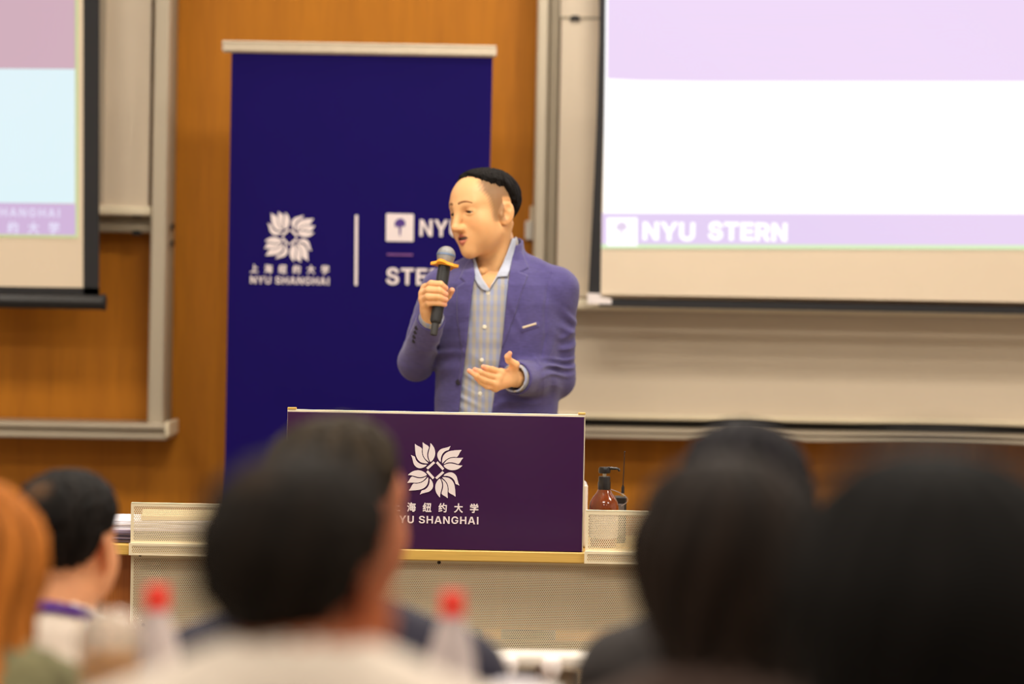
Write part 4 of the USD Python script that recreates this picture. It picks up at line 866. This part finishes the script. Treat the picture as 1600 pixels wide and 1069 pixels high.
# ---- the microphone in his hand
mic = thing('microphone', 'black wireless handheld microphone with grey mesh head and orange anti-roll ring in the speaker\'s hand', 'microphone', ME)
ax = (ME - MH) / np.linalg.norm(ME - MH); Lm = np.linalg.norm(ME - MH)
def along(profile, n=32):
    """a turned shape along the microphone: (radius, distance from the centre of its head)"""
    m = trimesh.creation.revolve(np.array(profile, float), sections=n); T = trimesh.geometry.align_vectors([0, 0, 1], ax); T[:3, 3] = MH; m.apply_transform(T); return m
part(mic, 'handle', along([(0, .024), (.0165, .026), (.0168, .06), (.0160, .12), (.0155, .178), (.0125, .184), (.0, .184)]), mat('mic_black', (26, 25, 27), 0.38), 40)
part(mic, 'battery_cap', along([(0, .183), (.0098, .183), (.0098, Lm - .004), (.0085, Lm), (0, Lm)]), mat('mic_cap', (44, 42, 42), 0.4), 40)
def mesh_x(n, l):
    n['vo'] = ('voronoi_texture', {'scale': 700.0}); n['vb'] = ('bump', {'strength': 0.8, 'distance': 0.001}); l += [('g.position', 'vo.vector'), ('vo.distance', 'vb.height'), ('vb.normal', 'p.normal')]
M_grille = mat('mic_grille', (150, 150, 150), 0.4, 0.1, 300, metal=0.55, extra=mesh_x)
part(mic, 'grille', along([(0, -.0245)] + [(.0245 * math.sin(t), -.0245 * math.cos(t)) for t in np.linspace(.15, 1.45, 14)] + [(.0245, .0), (.0232, .010), (.0195, .022), (.0, .024)]), M_grille, 40)
part(mic, 'grille_band', along([(.0240, -.002), (.0252, -.0015), (.0252, .0035), (.0240, .004), (.0240, -.002)]), mat('mic_band', (110, 128, 158), 0.35, metal=0.4), 40)
# six-lobed rubber ring
tt = np.linspace(0, 2 * np.pi, 97)[:-1]; rr = .0335 + .0040 * np.cos(6 * tt); shp = Polygon(np.stack([rr * np.cos(tt), rr * np.sin(tt)], 1), [np.stack([.0168 * np.cos(tt), .0168 * np.sin(tt)], 1)])
rg = trimesh.creation.extrude_polygon(shp, .0072, engine='earcut'); rg = trimesh.Trimesh(*trimesh.remesh.subdivide(rg.vertices, rg.faces)); rv = np.array(rg.vertices); ra = np.arctan2(rv[:, 1], rv[:, 0]); rv[:, 2] += .0032 * np.cos(3 * ra) * (np.linalg.norm(rv[:, :2], axis=1) > .025) + .0225
T = trimesh.geometry.align_vectors([0, 0, 1], ax); rv = rv @ T[:3, :3].T + MH
part(mic, 'anti_roll_ring', (rv, rg.faces), mat('rubber_orange', (246, 170, 44), 0.5), 40)
# ================================================================ the listeners, seen from behind
def short_hair(H, thick=.020, nape=-.075, side=.012, lumps=.0022, whorl=None):
    def fn(p):
        q = H.loc(p); al = np.abs(q[:, 0]); f, u = q[:, 1], q[:, 2]
        front = np.interp(u, [-.08, -.02, .03, .06, .09, .11, .14], [-.03, .01, .02, .045, .066, .072, .08])
        low = np.interp(f, [-.12, -.075, -.045, -.03, .0, .02, .05], [nape, nape, -.045, .018, .022, .02, .07]) + .003 * np.sin(al * 300)
        g = np.minimum(front - f, u - low); t = np.interp(u, [-.09, -.04, .03, .1], [.006, side, side * 1.15, thick])
        t = np.minimum(np.clip(g * .6, -.03, 1), t)
        return ((skull(q) - t.astype(f32) + strands(q, lumps, .6)) * H.s * f32(.9)).astype(f32)
    return fn

def long_hair(H):
    def fn(p):
        q = H.loc(p); l, f, u = q[:, 0], q[:, 1], q[:, 2]; a = np.arctan2(l, -f)
        d = skull(q) - f32(.021)
        tab = [(-.27, 0, -.07, .088, .04), (-.22, 0, -.07, .108, .066), (-.16, 0, -.06, .110, .082), (-.1, 0, -.035, .103, .09), (.0, 0, -.02, .098, .1), (.05, 0, -.012, .085, .09)]
        d = smin(d, loft(q, tab, .05), .04)
        face = np.maximum(f32(.045) + f32(.25) * np.abs(u - .02) * (u > .02) - f, np.maximum(np.abs(l) - f32(.064), u - f32(.085)))
        d = smax(d, -face.astype(f32), .012)
        w = np.sin(a * 17 + 2.5 * np.sin(u * 14)) + .6 * np.sin(a * 41 + 2 * np.sin(u * 22 + 1)) + .4 * np.sin(a * 83 + u * 30)
        return ((d + .0032 * w.astype(f32)) * H.s * f32(.85)).astype(f32)
    return fn

def nape_hair(H):
    """hair that covers the ears and hugs the neck"""
    def fn(p):
        q = H.loc(p); l, f, u = q[:, 0], q[:, 1], q[:, 2]; a = np.arctan2(l, -f)
        d = smin(skull(q) - f32(.026), loft(q, [(-.205, 0, -.055, .042, .036), (-.15, 0, -.05, .058, .054), (-.09, 0, -.035, .080, .072), (-.03, 0, -.02, .094, .092), (.03, 0, -.012, .094, .098)], .04), .04)
        face = np.maximum(f32(.035) + f32(.5) * np.maximum(u - .05, 0) - f32(.35) * np.maximum(-u - .03, 0) - f, -f32(.2) - u); d = smax(d, -face.astype(f32), .012)
        w = np.sin(a * 19 + 2.2 * np.sin(u * 16)) + .6 * np.sin(a * 43 + 2 * np.sin(u * 24 + 1))
        return ((d + .0026 * w.astype(f32)) * H.s * f32(.85)).astype(f32)
    return fn

def listener(label, u, v, y, body_yaw, head_yaw, hair, hair_col, skin, top_col, pitch=0.0, sink=.05, collar=.0, lanyard=None, top_name='shirt', wide=1.0, whorl=None, knit=False, hs=1.0):
    top = float(W(u, v, y)[2]); pos = np.array([W(u, v, y)[0], y, 0.0])
    zc = top - .137 * hs; zs = zc - .22 + sink
    B = math.radians(body_yaw); R = np.array([[math.cos(B), math.sin(B), 0], [-math.sin(B), math.cos(B), 0], [0, 0, 1]])      # local to world; positive turns to the right
    Hd = Head((0, .035, zc), math.radians(180 + head_yaw - body_yaw), math.radians(pitch), 0.0, hs)
    tab = [(.45, 0, 0, .16, .12), (.58, 0, 0, .165, .125), (.75, 0, 0, .158, .115), (zs - .18, 0, 0, .178 * wide, .12), (zs - .06, 0, -.005, .155 * wide, .10), (zs + .015, 0, -.01, .09, .07)]
    sh, el, wr = (.178 * wide, -.005, zs - .075), (.205 * wide, .07, zs - .33), (.105, .29, .655)
    def mir(c, s): return (c[0] * s, c[1], c[2])
    def trunk(p, o=0.0):
        d = loft(p, tab, .04)
        for s in (-1, 1):
            d = smin(d, cap(p, (.05 * s, -.015, zs), (.165 * wide * s, -.005, zs - .055), .045, .052), .04)
            d = smin(d, smin(cap(p, mir(sh, s), mir(el, s), .052, .044), cap(p, mir(el, s), mir(wr, s), .044, .032), .02), .02)
        return d - f32(o)
    def legs(p, o=0.0):
        d = np.full(len(p), 9.0, f32)
        for s in (-1, 1):
            d = np.minimum(d, smin(cap(p, (.085 * s, .0, .535), (.11 * s, .45, .535), .085, .062), cap(p, (.11 * s, .45, .535), (.11 * s, .43, .10), .060, .042), .02))
        return d - f32(o)
    n0, n1 = (0, .012, zc - .05), (0, -.012, zs + .0)
    tips = []
    def hands(p):
        d = np.full(len(p), 9.0, f32)
        for s in (-1, 1):
            w = np.array(mir(wr, s)); d = smin(d, cap(p, w, w + [-.01 * s, .045, -.008], .026, .024), .01)
            for k in range(4):
                a = w + [(-.034 + .019 * k) * s, .07, -.01]; b = a + [0, .032 - .004 * abs(k - 1.5), -.01]; c = b + [0, .024, -.018]
                d = np.minimum(d, np.minimum(cap(p, a - [0, .025, 0], b, .010, .009), cap(p, b, c, .009, .0075)))
            a = w + [-.03 * s, .03, 0]; d = smin(d, np.minimum(cap(p, a, a + [-.024 * s, .025, -.004], .012, .010), cap(p, a + [-.024 * s, .025, -.004], a + [-.03 * s, .05, -.012], .010, .008)), .006)
        return d
    def skin_f(p):
        q = Hd.loc(p); d = smin(head_sdf(q) * Hd.s, cap(p, n0, n1, .055, .066), .025)
        d = smin(d, smin(trunk(p, -.014), legs(p, -.014), .03), .03)
        for s in (-1, 1): d = smin(d, cap(p, (.11 * s, .43, .06), (.115 * s, .56, .035), .036, .028), .02)
        return smin(d, hands(p), .012)
    def place(m): return pos + np.asarray(m[0]) @ R.T, m[1]
    t = thing('person', label, 'person', pos)
    hd_lo, hd_hi = [-.13, -.12, zc - .12], [.13, .2, zc + .16]
    # body at 8 mm, the head again at 4 mm
    m = sdfmesh(skin_f, [-.35, -.2, -.02], [.35, .68, zc + .17], .0052)
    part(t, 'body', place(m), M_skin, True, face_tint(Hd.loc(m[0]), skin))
    H2 = Head(pos + R @ Hd.c, math.radians(180 + head_yaw), math.radians(pitch), 0.0, hs); eyes(t, H2)
    fn = hair(Hd) if callable(hair) else None
    m = sdfmesh(fn, [-.2, -.24, zc - .42], [.2, .24, zc + .2], .0045); q = Hd.loc(m[0])
    c = np.tile(lin(hair_col), (len(q), 1)); a = np.arctan2(q[:, 0], -q[:, 1])
    c = c * (1 + .38 * np.sin(a * 13 + 3 * np.sin(q[:, 2] * 14)) + .2 * np.sin(a * 47 + q[:, 2] * 30))[:, None]
    if whorl is not None:
        w, col = whorl; r = np.linalg.norm(q - np.asarray(w), axis=1); c = mix(c, lin(col), .75 * ramp(r, .032, .008))
    part(t, 'hair', place(m), M_hair, True, np.maximum(c, 0))
    def top_f(p):
        d = trunk(p) + folds(p, (0, -.1, zs - .2), (.4, 0, 1), .003, .07, .2, 1.0) + folds(p, (.19, -.0, zs - .2), (.3, 0, 1), .004, .05, .12, 2.0) + folds(p, (-.19, -.0, zs - .2), (-.3, 0, 1), .004, .05, .12, 3.0)
        if knit: d = d + (.0035 * (np.sin(p[:, 0] * 190) * np.sin(p[:, 2] * 170 + 2 * np.sin(p[:, 0] * 60)))).astype(f32)
        nk = smax(cap(p, n0, n1, .062, .078), p[:, 2] - f32(zs + .055 + collar) + f32(.5) * (p[:, 1] + f32(.06)), .004)
        d = smin(d, nk, .015); d = smax(d, -cap(p, (0, .012, zc), n1, .057, .066), .003)
        for s in (-1, 1):
            a = np.array(mir(wr, s)); x = a - np.array(mir(el, s)); x /= np.linalg.norm(x); d = smax(d, np.where(p[:, 0] * s > 0, (p - a.astype(f32)) @ x.astype(f32) + f32(.015), f32(-1)), .003)
        return smax(d, f32(.455) - p[:, 2], .004)
    m = sdfmesh(top_f, [-.36, -.2, .44], [.36, .42, zs + .16], .0065); part(t, top_name, place(m), top_col, True)
    if lanyard is not None:
        def lan(p): return smax(np.abs(cap(p, n0, n1, .0655, .0815)) - f32(.0018), np.abs(p[:, 2] - f32(zs + .034 + collar) + f32(.55) * (p[:, 1] + f32(.06))) - f32(.012), .001)
        part(t, 'lanyard', place(sdfmesh(lan, [-.12, -.13, zs - .1], [.12, .13, zs + .15], .003)), lanyard, True)
    part(t, 'trousers', place(sdfmesh(lambda p: smax(smax(smin(legs(p, .008), ell(p, (0, 0, .53), (.165, .13, .085)), .03), f32(.105) - p[:, 2], .004), f32(.449) - p[:, 2] + 9 * np.maximum(p[:, 1] - .12, 0), .004), [-.25, -.2, .09], [.25, .58, .66], .008)), mat('trousers_dark', (44, 44, 52), 0.85), True)
    for s in (-1, 1):
        part(t, 'shoe', place(sdfmesh(lambda p: smax(smin(ell(p, (.113 * s, .50, .035), (.046, .13, .04)), cap(p, (.11 * s, .43, .05), (.11 * s, .43, .09), .044, .044), .03), -p[:, 2], .006), [.113 * s - .08, .33, -.02], [.113 * s + .08, .66, .16], .007)), M_shoe, True)
    return t, pos, R

M_white_shirt = mat('shirt_white', (240, 226, 212), 0.85, 0.03, 30)
M_navy = mat('suit_navy', (34, 31, 52), 0.8, 0.1, 60, sheen=.1)
M_grey_top = mat('jumper_charcoal', (50, 46, 46), 0.9, 0.15, 60)
M_brown_top = mat('jacket_brown', (66, 50, 44), 0.9, 0.12, 60)
M_black_top = mat('top_black', (20, 18, 18), 0.9, 0.1, 60)
M_knit = mat('knit_grey_green', (120, 116, 84), 0.95, 0.5, 28, bump=.5, bscale=200)
M_lan = mat('lanyard_purple', (88, 40, 140), 0.6)
S0 = lambda **k: (lambda H: short_hair(H, **k))
people = [
    listener('person with long copper hair and a grey-green knit at the left edge', -56, 738, 3.56, 5, 12, long_hair, (190, 114, 44), (206, 150, 112), M_knit, top_name='knit_jumper', knit=True, sink=.10),
    listener('person with short black hair, white shirt and purple lanyard at the left', 98, 724, 4.45, 8, 16, S0(thick=.022, side=.013), (26, 22, 20), (226, 158, 112), M_white_shirt, sink=.068, lanyard=M_lan, collar=.012, whorl=((.012, -.085, .088), (120, 88, 62))),
    listener('large dark-haired person in a white collared shirt in the foreground left of centre', 474, 690, 2.46, -3, 24, S0(thick=.024, side=.018), (30, 23, 18), (186, 104, 62), M_white_shirt, sink=.13, collar=.015, whorl=((.01, -.07, .1), (78, 60, 44))),  # skin colour deepened to hold the shade on the neck
    listener('person in a navy suit with short brown-black hair directly before the lectern', 526, 640, 3.72, 6, 36, S0(thick=.024, side=.017, nape=-.07), (54, 44, 32), (206, 128, 92), M_navy, top_name='suit_jacket', sink=.065, collar=-.01, wide=1.13, hs=1.07),
    listener('person in a charcoal jumper with blue-black hair right of the desk', 1170, 646, 3.75, -5, -14, S0(thick=.022, side=.016), (22, 18, 24), (200, 120, 80), M_grey_top, top_name='jumper', wide=1.06, sink=.055),
    listener('dark-brown-haired person in a brown jacket right of centre in the foreground', 1140, 700, 2.82, 3, -18, nape_hair, (36, 27, 22), (150, 72, 48), M_brown_top, top_name='jacket', sink=.085, hs=1.02),  # darker skin: shade on the neck is put into the colour
    listener('nearest person with a mass of black hair at the right edge', 1490, 672, 1.78, -6, -16, nape_hair, (15, 12, 11), (150, 74, 48), M_black_top, sink=.03, hs=1.04),  # skin painted darker too, as if in shade
]

# ---- chairs under the listeners: one built, the others references to it
def chair(loc, R, label, first=[None]):
    ang = math.degrees(math.atan2(-R[0, 1], R[0, 0]))
    if first[0] is None:
        t = thing('chair', label, 'chair', (0, 0, 0), 'white shell chairs of the audience'); M_shell = mat('chair_white', (228, 222, 214), 0.4); M_leg = mat('chair_chrome', (170, 168, 165), 0.25, metal=.9)
        seat = sdfmesh(lambda p: smax(ell(p, (0, .02, .42), (.23, .24, .03)), p[:, 2] - f32(.435), .008), [-.26, -.24, .38], [.26, .28, .46], .01); part(t, 'seat', seat, M_shell, True)
        back = sdfmesh(lambda p: smax(np.abs(cap(p * np.array([1, 1, 1], f32), (0, .3, .55), (0, .3, .68), .505)) - f32(.006), np.maximum(np.maximum(np.abs(p[:, 0]) - f32(.2), np.abs(p[:, 2] - f32(.6)) - f32(.13)), p[:, 1]), .02), [-.24, -.24, .44], [.24, .02, .76], .008); part(t, 'backrest', back, M_shell, True)
        for sx in (-1, 1):
            part(t, 'backrest_stay', tube([(sx * .16, -.12, .41), (sx * .165, -.19, .45), (sx * .165, -.205, .55)], .010, 10), M_leg, 40)
            for sy in (-1, 1): part(t, 'leg', rod((sx * .17, .02 + sy * .14, .41), (sx * .21, .02 + sy * .2, .0), .011, .009, 12), M_leg, 40)
        first[0] = t; x = UsdGeom.Xformable(t); x.GetOrderedXformOps()[0].Set(Gf.Vec3d(*map(float, loc))); x.AddRotateZOp().Set(ang)
    else:
        x = UsdGeom.Xform.Define(stage, numbered('/World/chair')); x.AddTranslateOp().Set(Gf.Vec3d(*map(float, loc))); x.AddRotateZOp().Set(ang); t = x.GetPrim()
        t.GetReferences().AddInternalReference(first[0].GetPath()); t.SetInstanceable(True); tag(t, label, 'chair', 'white shell chairs of the audience')
    return t
who = ['person with long copper hair', 'person with the purple lanyard', 'large person in the white collared shirt', 'person in the navy suit', 'person in the charcoal jumper', 'person in the brown jacket', 'nearest person at the right edge']
for (t, pos, R), w in zip(people, who): chair(pos, R, 'white shell chair carrying the ' + w)

# ---- tables
M_top = mat('table_white', (238, 230, 218), 0.4, 0.02, 8); M_leg2 = mat('table_leg_grey', (176, 170, 162), 0.35, metal=.6)
def table(label, x0, x1, y0, y1, z):
    t = thing('table', label, 'table', ((x0 + x1) / 2, (y0 + y1) / 2, 0))
    part(t, 'table_top', bx(x0, x1, y0, y1, z - .025, z, .006), M_top)
    for x in (x0 + .16, x1 - .16):
        part(t, 'leg', bx(x - .02, x + .02, (y0 + y1) / 2 - .02, (y0 + y1) / 2 + .02, .03, z - .025, .004), M_leg2)
        part(t, 'foot', bx(x - .025, x + .025, min(y0 + .02, (y0 + y1) / 2 - .12), max(y1 - .02, (y0 + y1) / 2 + .12), 0, .03, .006), M_leg2)
    return t
ZT = .765
table('long white table with the red-capped bottles between the rows of listeners', -.64, .075, 3.10, 3.42, ZT)
yf = 5.0; zf = float(W(830, 1023, yf)[2]); xa, xb = X(640, yf, 1025), X(985, yf, 1025)
t = table('narrow white folded flip-top table in front of the perforated desk', xa, xb, yf, yf + .07, zf)
for ua, ub in ((779, 809), (847, 877)):
    a, b = W(ua, 1044, yf - .02), W(ub, 1044, yf - .02); part(t, 'hinge_cap', sdfmesh(lambda p: smax(ell(p, ((a[0] + b[0]) / 2, yf + .0, zf - .022), ((b[0] - a[0]) / 2 + .002, .03, .028)), p[:, 2] - f32(zf - .004), .004), [a[0] - .02, yf - .05, zf - .06], [b[0] + .02, yf + .05, zf + .01], .003), mat('hinge_white', (236, 226, 222), 0.45), True)
part(t, 'modesty_board', rect(790, 1030, 870, 1043, yf + .02, .015, .003), mat('board_beige', (206, 190, 160), 0.6))
part(t, 'support_beam', rect(770, 1046, 900, 1080, yf + .06, .02, .004), mat('beam_taupe', (164, 148, 126), 0.6))
part(t, 'beam_bracket', rect(778, 1044, 802, 1069, yf + .03, .03, .004), mat('bracket_wood', (192, 152, 92), 0.6))

# ---- bottles, cup and box on the listeners' table
M_pet = mat('clear_plastic', (238, 226, 226), 0.15, 0.02, 10, trans=.42, ior=1.2)
M_redcap = mat('cap_red', (252, 62, 46), 0.4); M_lab = mat('bottle_label', (240, 232, 228), 0.5)
def bottle(u, y, v_top, label):
    c = W(u, v_top, y); h = c[2] - ZT - .001; k = h / .25; x = c[0]
    t = thing('water_bottle', label, 'bottle', (x, y, ZT + .001), 'red-capped water bottles')
    prof = [(0, 0), (.026, 0), (.031, .004), (.032, .02), (.0305, .03), (.032, .04), (.032, .125), (.0315, .15), (.029, .175), (.022, .2), (.0155, .217), (.0125, .226), (.0125, .236), (0, .236)]
    b = part(t, 'bottle_body', lathe(np.array(prof) * [1, k], (x, y, ZT + .001)), M_pet, 40)
    lb = part(b, 'label', lathe(np.array([(.0324, .045), (.0328, .045), (.0328, .145), (.0324, .145), (.0324, .045)]) * [1, k], (x, y, ZT + .001), 48), M_lab, 40)
    th = np.linspace(-2.1, -1.0, 10); g = np.concatenate([[(x + .0331 * math.cos(a), y + .0331 * math.sin(a), ZT + (.125 + s * .011 * math.sin((a + 2.1) / 1.1 * math.pi)) * k) for a in th] for s in (-1, 1)])
    f = np.array([[i, i + 1, i + 11] for i in range(9)] + [[i, i + 11, i + 10] for i in range(9)]); part(lb, 'green_emblem', (np.vstack([g, g - [0, .0004, 0]]), np.vstack([f, f[:, ::-1] + 20])), mat('emblem_green', (60, 140, 86), 0.5))
    part(lb, 'red_band', lathe(np.array([(.0327, .085), (.0331, .085), (.0331, .094), (.0327, .094), (.0327, .085)]) * [1, k], (x, y, ZT + .001), 48), mat('band_red', (226, 96, 80), 0.5), 40)
    part(t, 'cap', lathe(np.array([(0, .226), (.0148, .226), (.0152, .229), (.0152, .246), (.0138, .2495), (0, .25)]) * [1, k], (x, y, ZT + .001), 32), M_redcap, 30)
    part(t, 'neck_ring', lathe(np.array([(.0120, .2205), (.0158, .221), (.0158, .2245), (.0120, .225), (.0120, .2205)]) * [1, k], (x, y, ZT + .001), 32), M_redcap, 30)
bottle(246, 3.36, 915, 'red-capped clear water bottle left of the large white-shirted person')
bottle(707, 3.33, 924, 'red-capped clear water bottle in front of the navy suit')
c = W(172, 1000, 3.22); cx, cy = c[0], 3.22; cz = ZT + .001
t = thing('drink_cup', 'clear plastic cup of iced coffee with a domed lid and dark straw', 'cup', (cx, cy, cz)); zt2 = float(W(172, 1000, 3.22)[2]) - cz
part(t, 'cup_body', lathe([(0, 0), (.026, 0), (.028, .003), (.040, zt2), (.0385, zt2), (.0265, .005), (0, .005)], (cx, cy, cz)), mat('cup_clear', (240, 234, 226), 0.1, 0.02, 10, trans=.9, ior=1.15), 40)
part(t, 'iced_drink', lathe([(0, zt2 - .052), (.0348, zt2 - .052), (.0372, zt2 - .018), (0, zt2 - .018)], (cx, cy, cz)), mat('drink_amber', (226, 160, 62), 0.25), 40)
part(t, 'milk_layer', lathe([(0, .006), (.0262, .006), (.0346, zt2 - .053), (0, zt2 - .053)], (cx, cy, cz)), mat('drink_milk', (226, 210, 190), 0.3), 40)
part(t, 'domed_lid', lathe([(.0415, zt2 - .004), (.0418, zt2 + .004), (.038, zt2 + .010), (.032, zt2 + .028), (.018, zt2 + .036), (.008, zt2 + .037), (.008, zt2 + .036), (.018, zt2 + .035), (.031, zt2 + .027), (.037, zt2 + .008), (.0405, zt2 - .004)], (cx, cy, cz)), mat('lid_clear', (245, 238, 230), 0.08, 0.02, 10, trans=.8, ior=1.2), 40)
part(t, 'straw', rod(W(143, 938, 3.21), (cx, cy, cz + .03), .0034), mat('straw_dark', (52, 34, 28), 0.4), 40)
c0, c1 = W(738, 1062, 3.3), W(882, 1062, 3.3)
t = thing('tissue_box', 'white rounded tissue box on the listeners\' table at the bottom centre', 'box', ((c0[0] + c1[0]) / 2, 3.3, ZT))
hh = c0[2] - ZT - .012; hc = (c0[0] + c1[0]) / 2; hw = (c1[0] - c0[0]) / 2
def rbox(p): 
    q = np.abs(p - np.asarray((hc, 3.3, ZT + .001 + hh / 2), f32)) - np.asarray((hw - .016, .04, hh / 2 - .016), f32); return np.sqrt((np.maximum(q, 0) ** 2).sum(1)) + np.minimum(q.max(1), 0) - f32(.016)
part(t, 'box_body', sdfmesh(rbox, [hc - hw - .02, 3.22, ZT - .01], [hc + hw + .02, 3.38, ZT + hh + .02], .004), mat('box_white', (242, 234, 226), 0.5), True)
part(t, 'tissue', sdfmesh(lambda p: smax(ell(p, (hc, 3.3, ZT + hh + .004), (.035, .012, .009)), f32(ZT + hh - .002) - p[:, 2], .002), [hc - .05, 3.27, ZT + hh - .01], [hc + .05, 3.33, ZT + hh + .02], .002), M_paper, True)
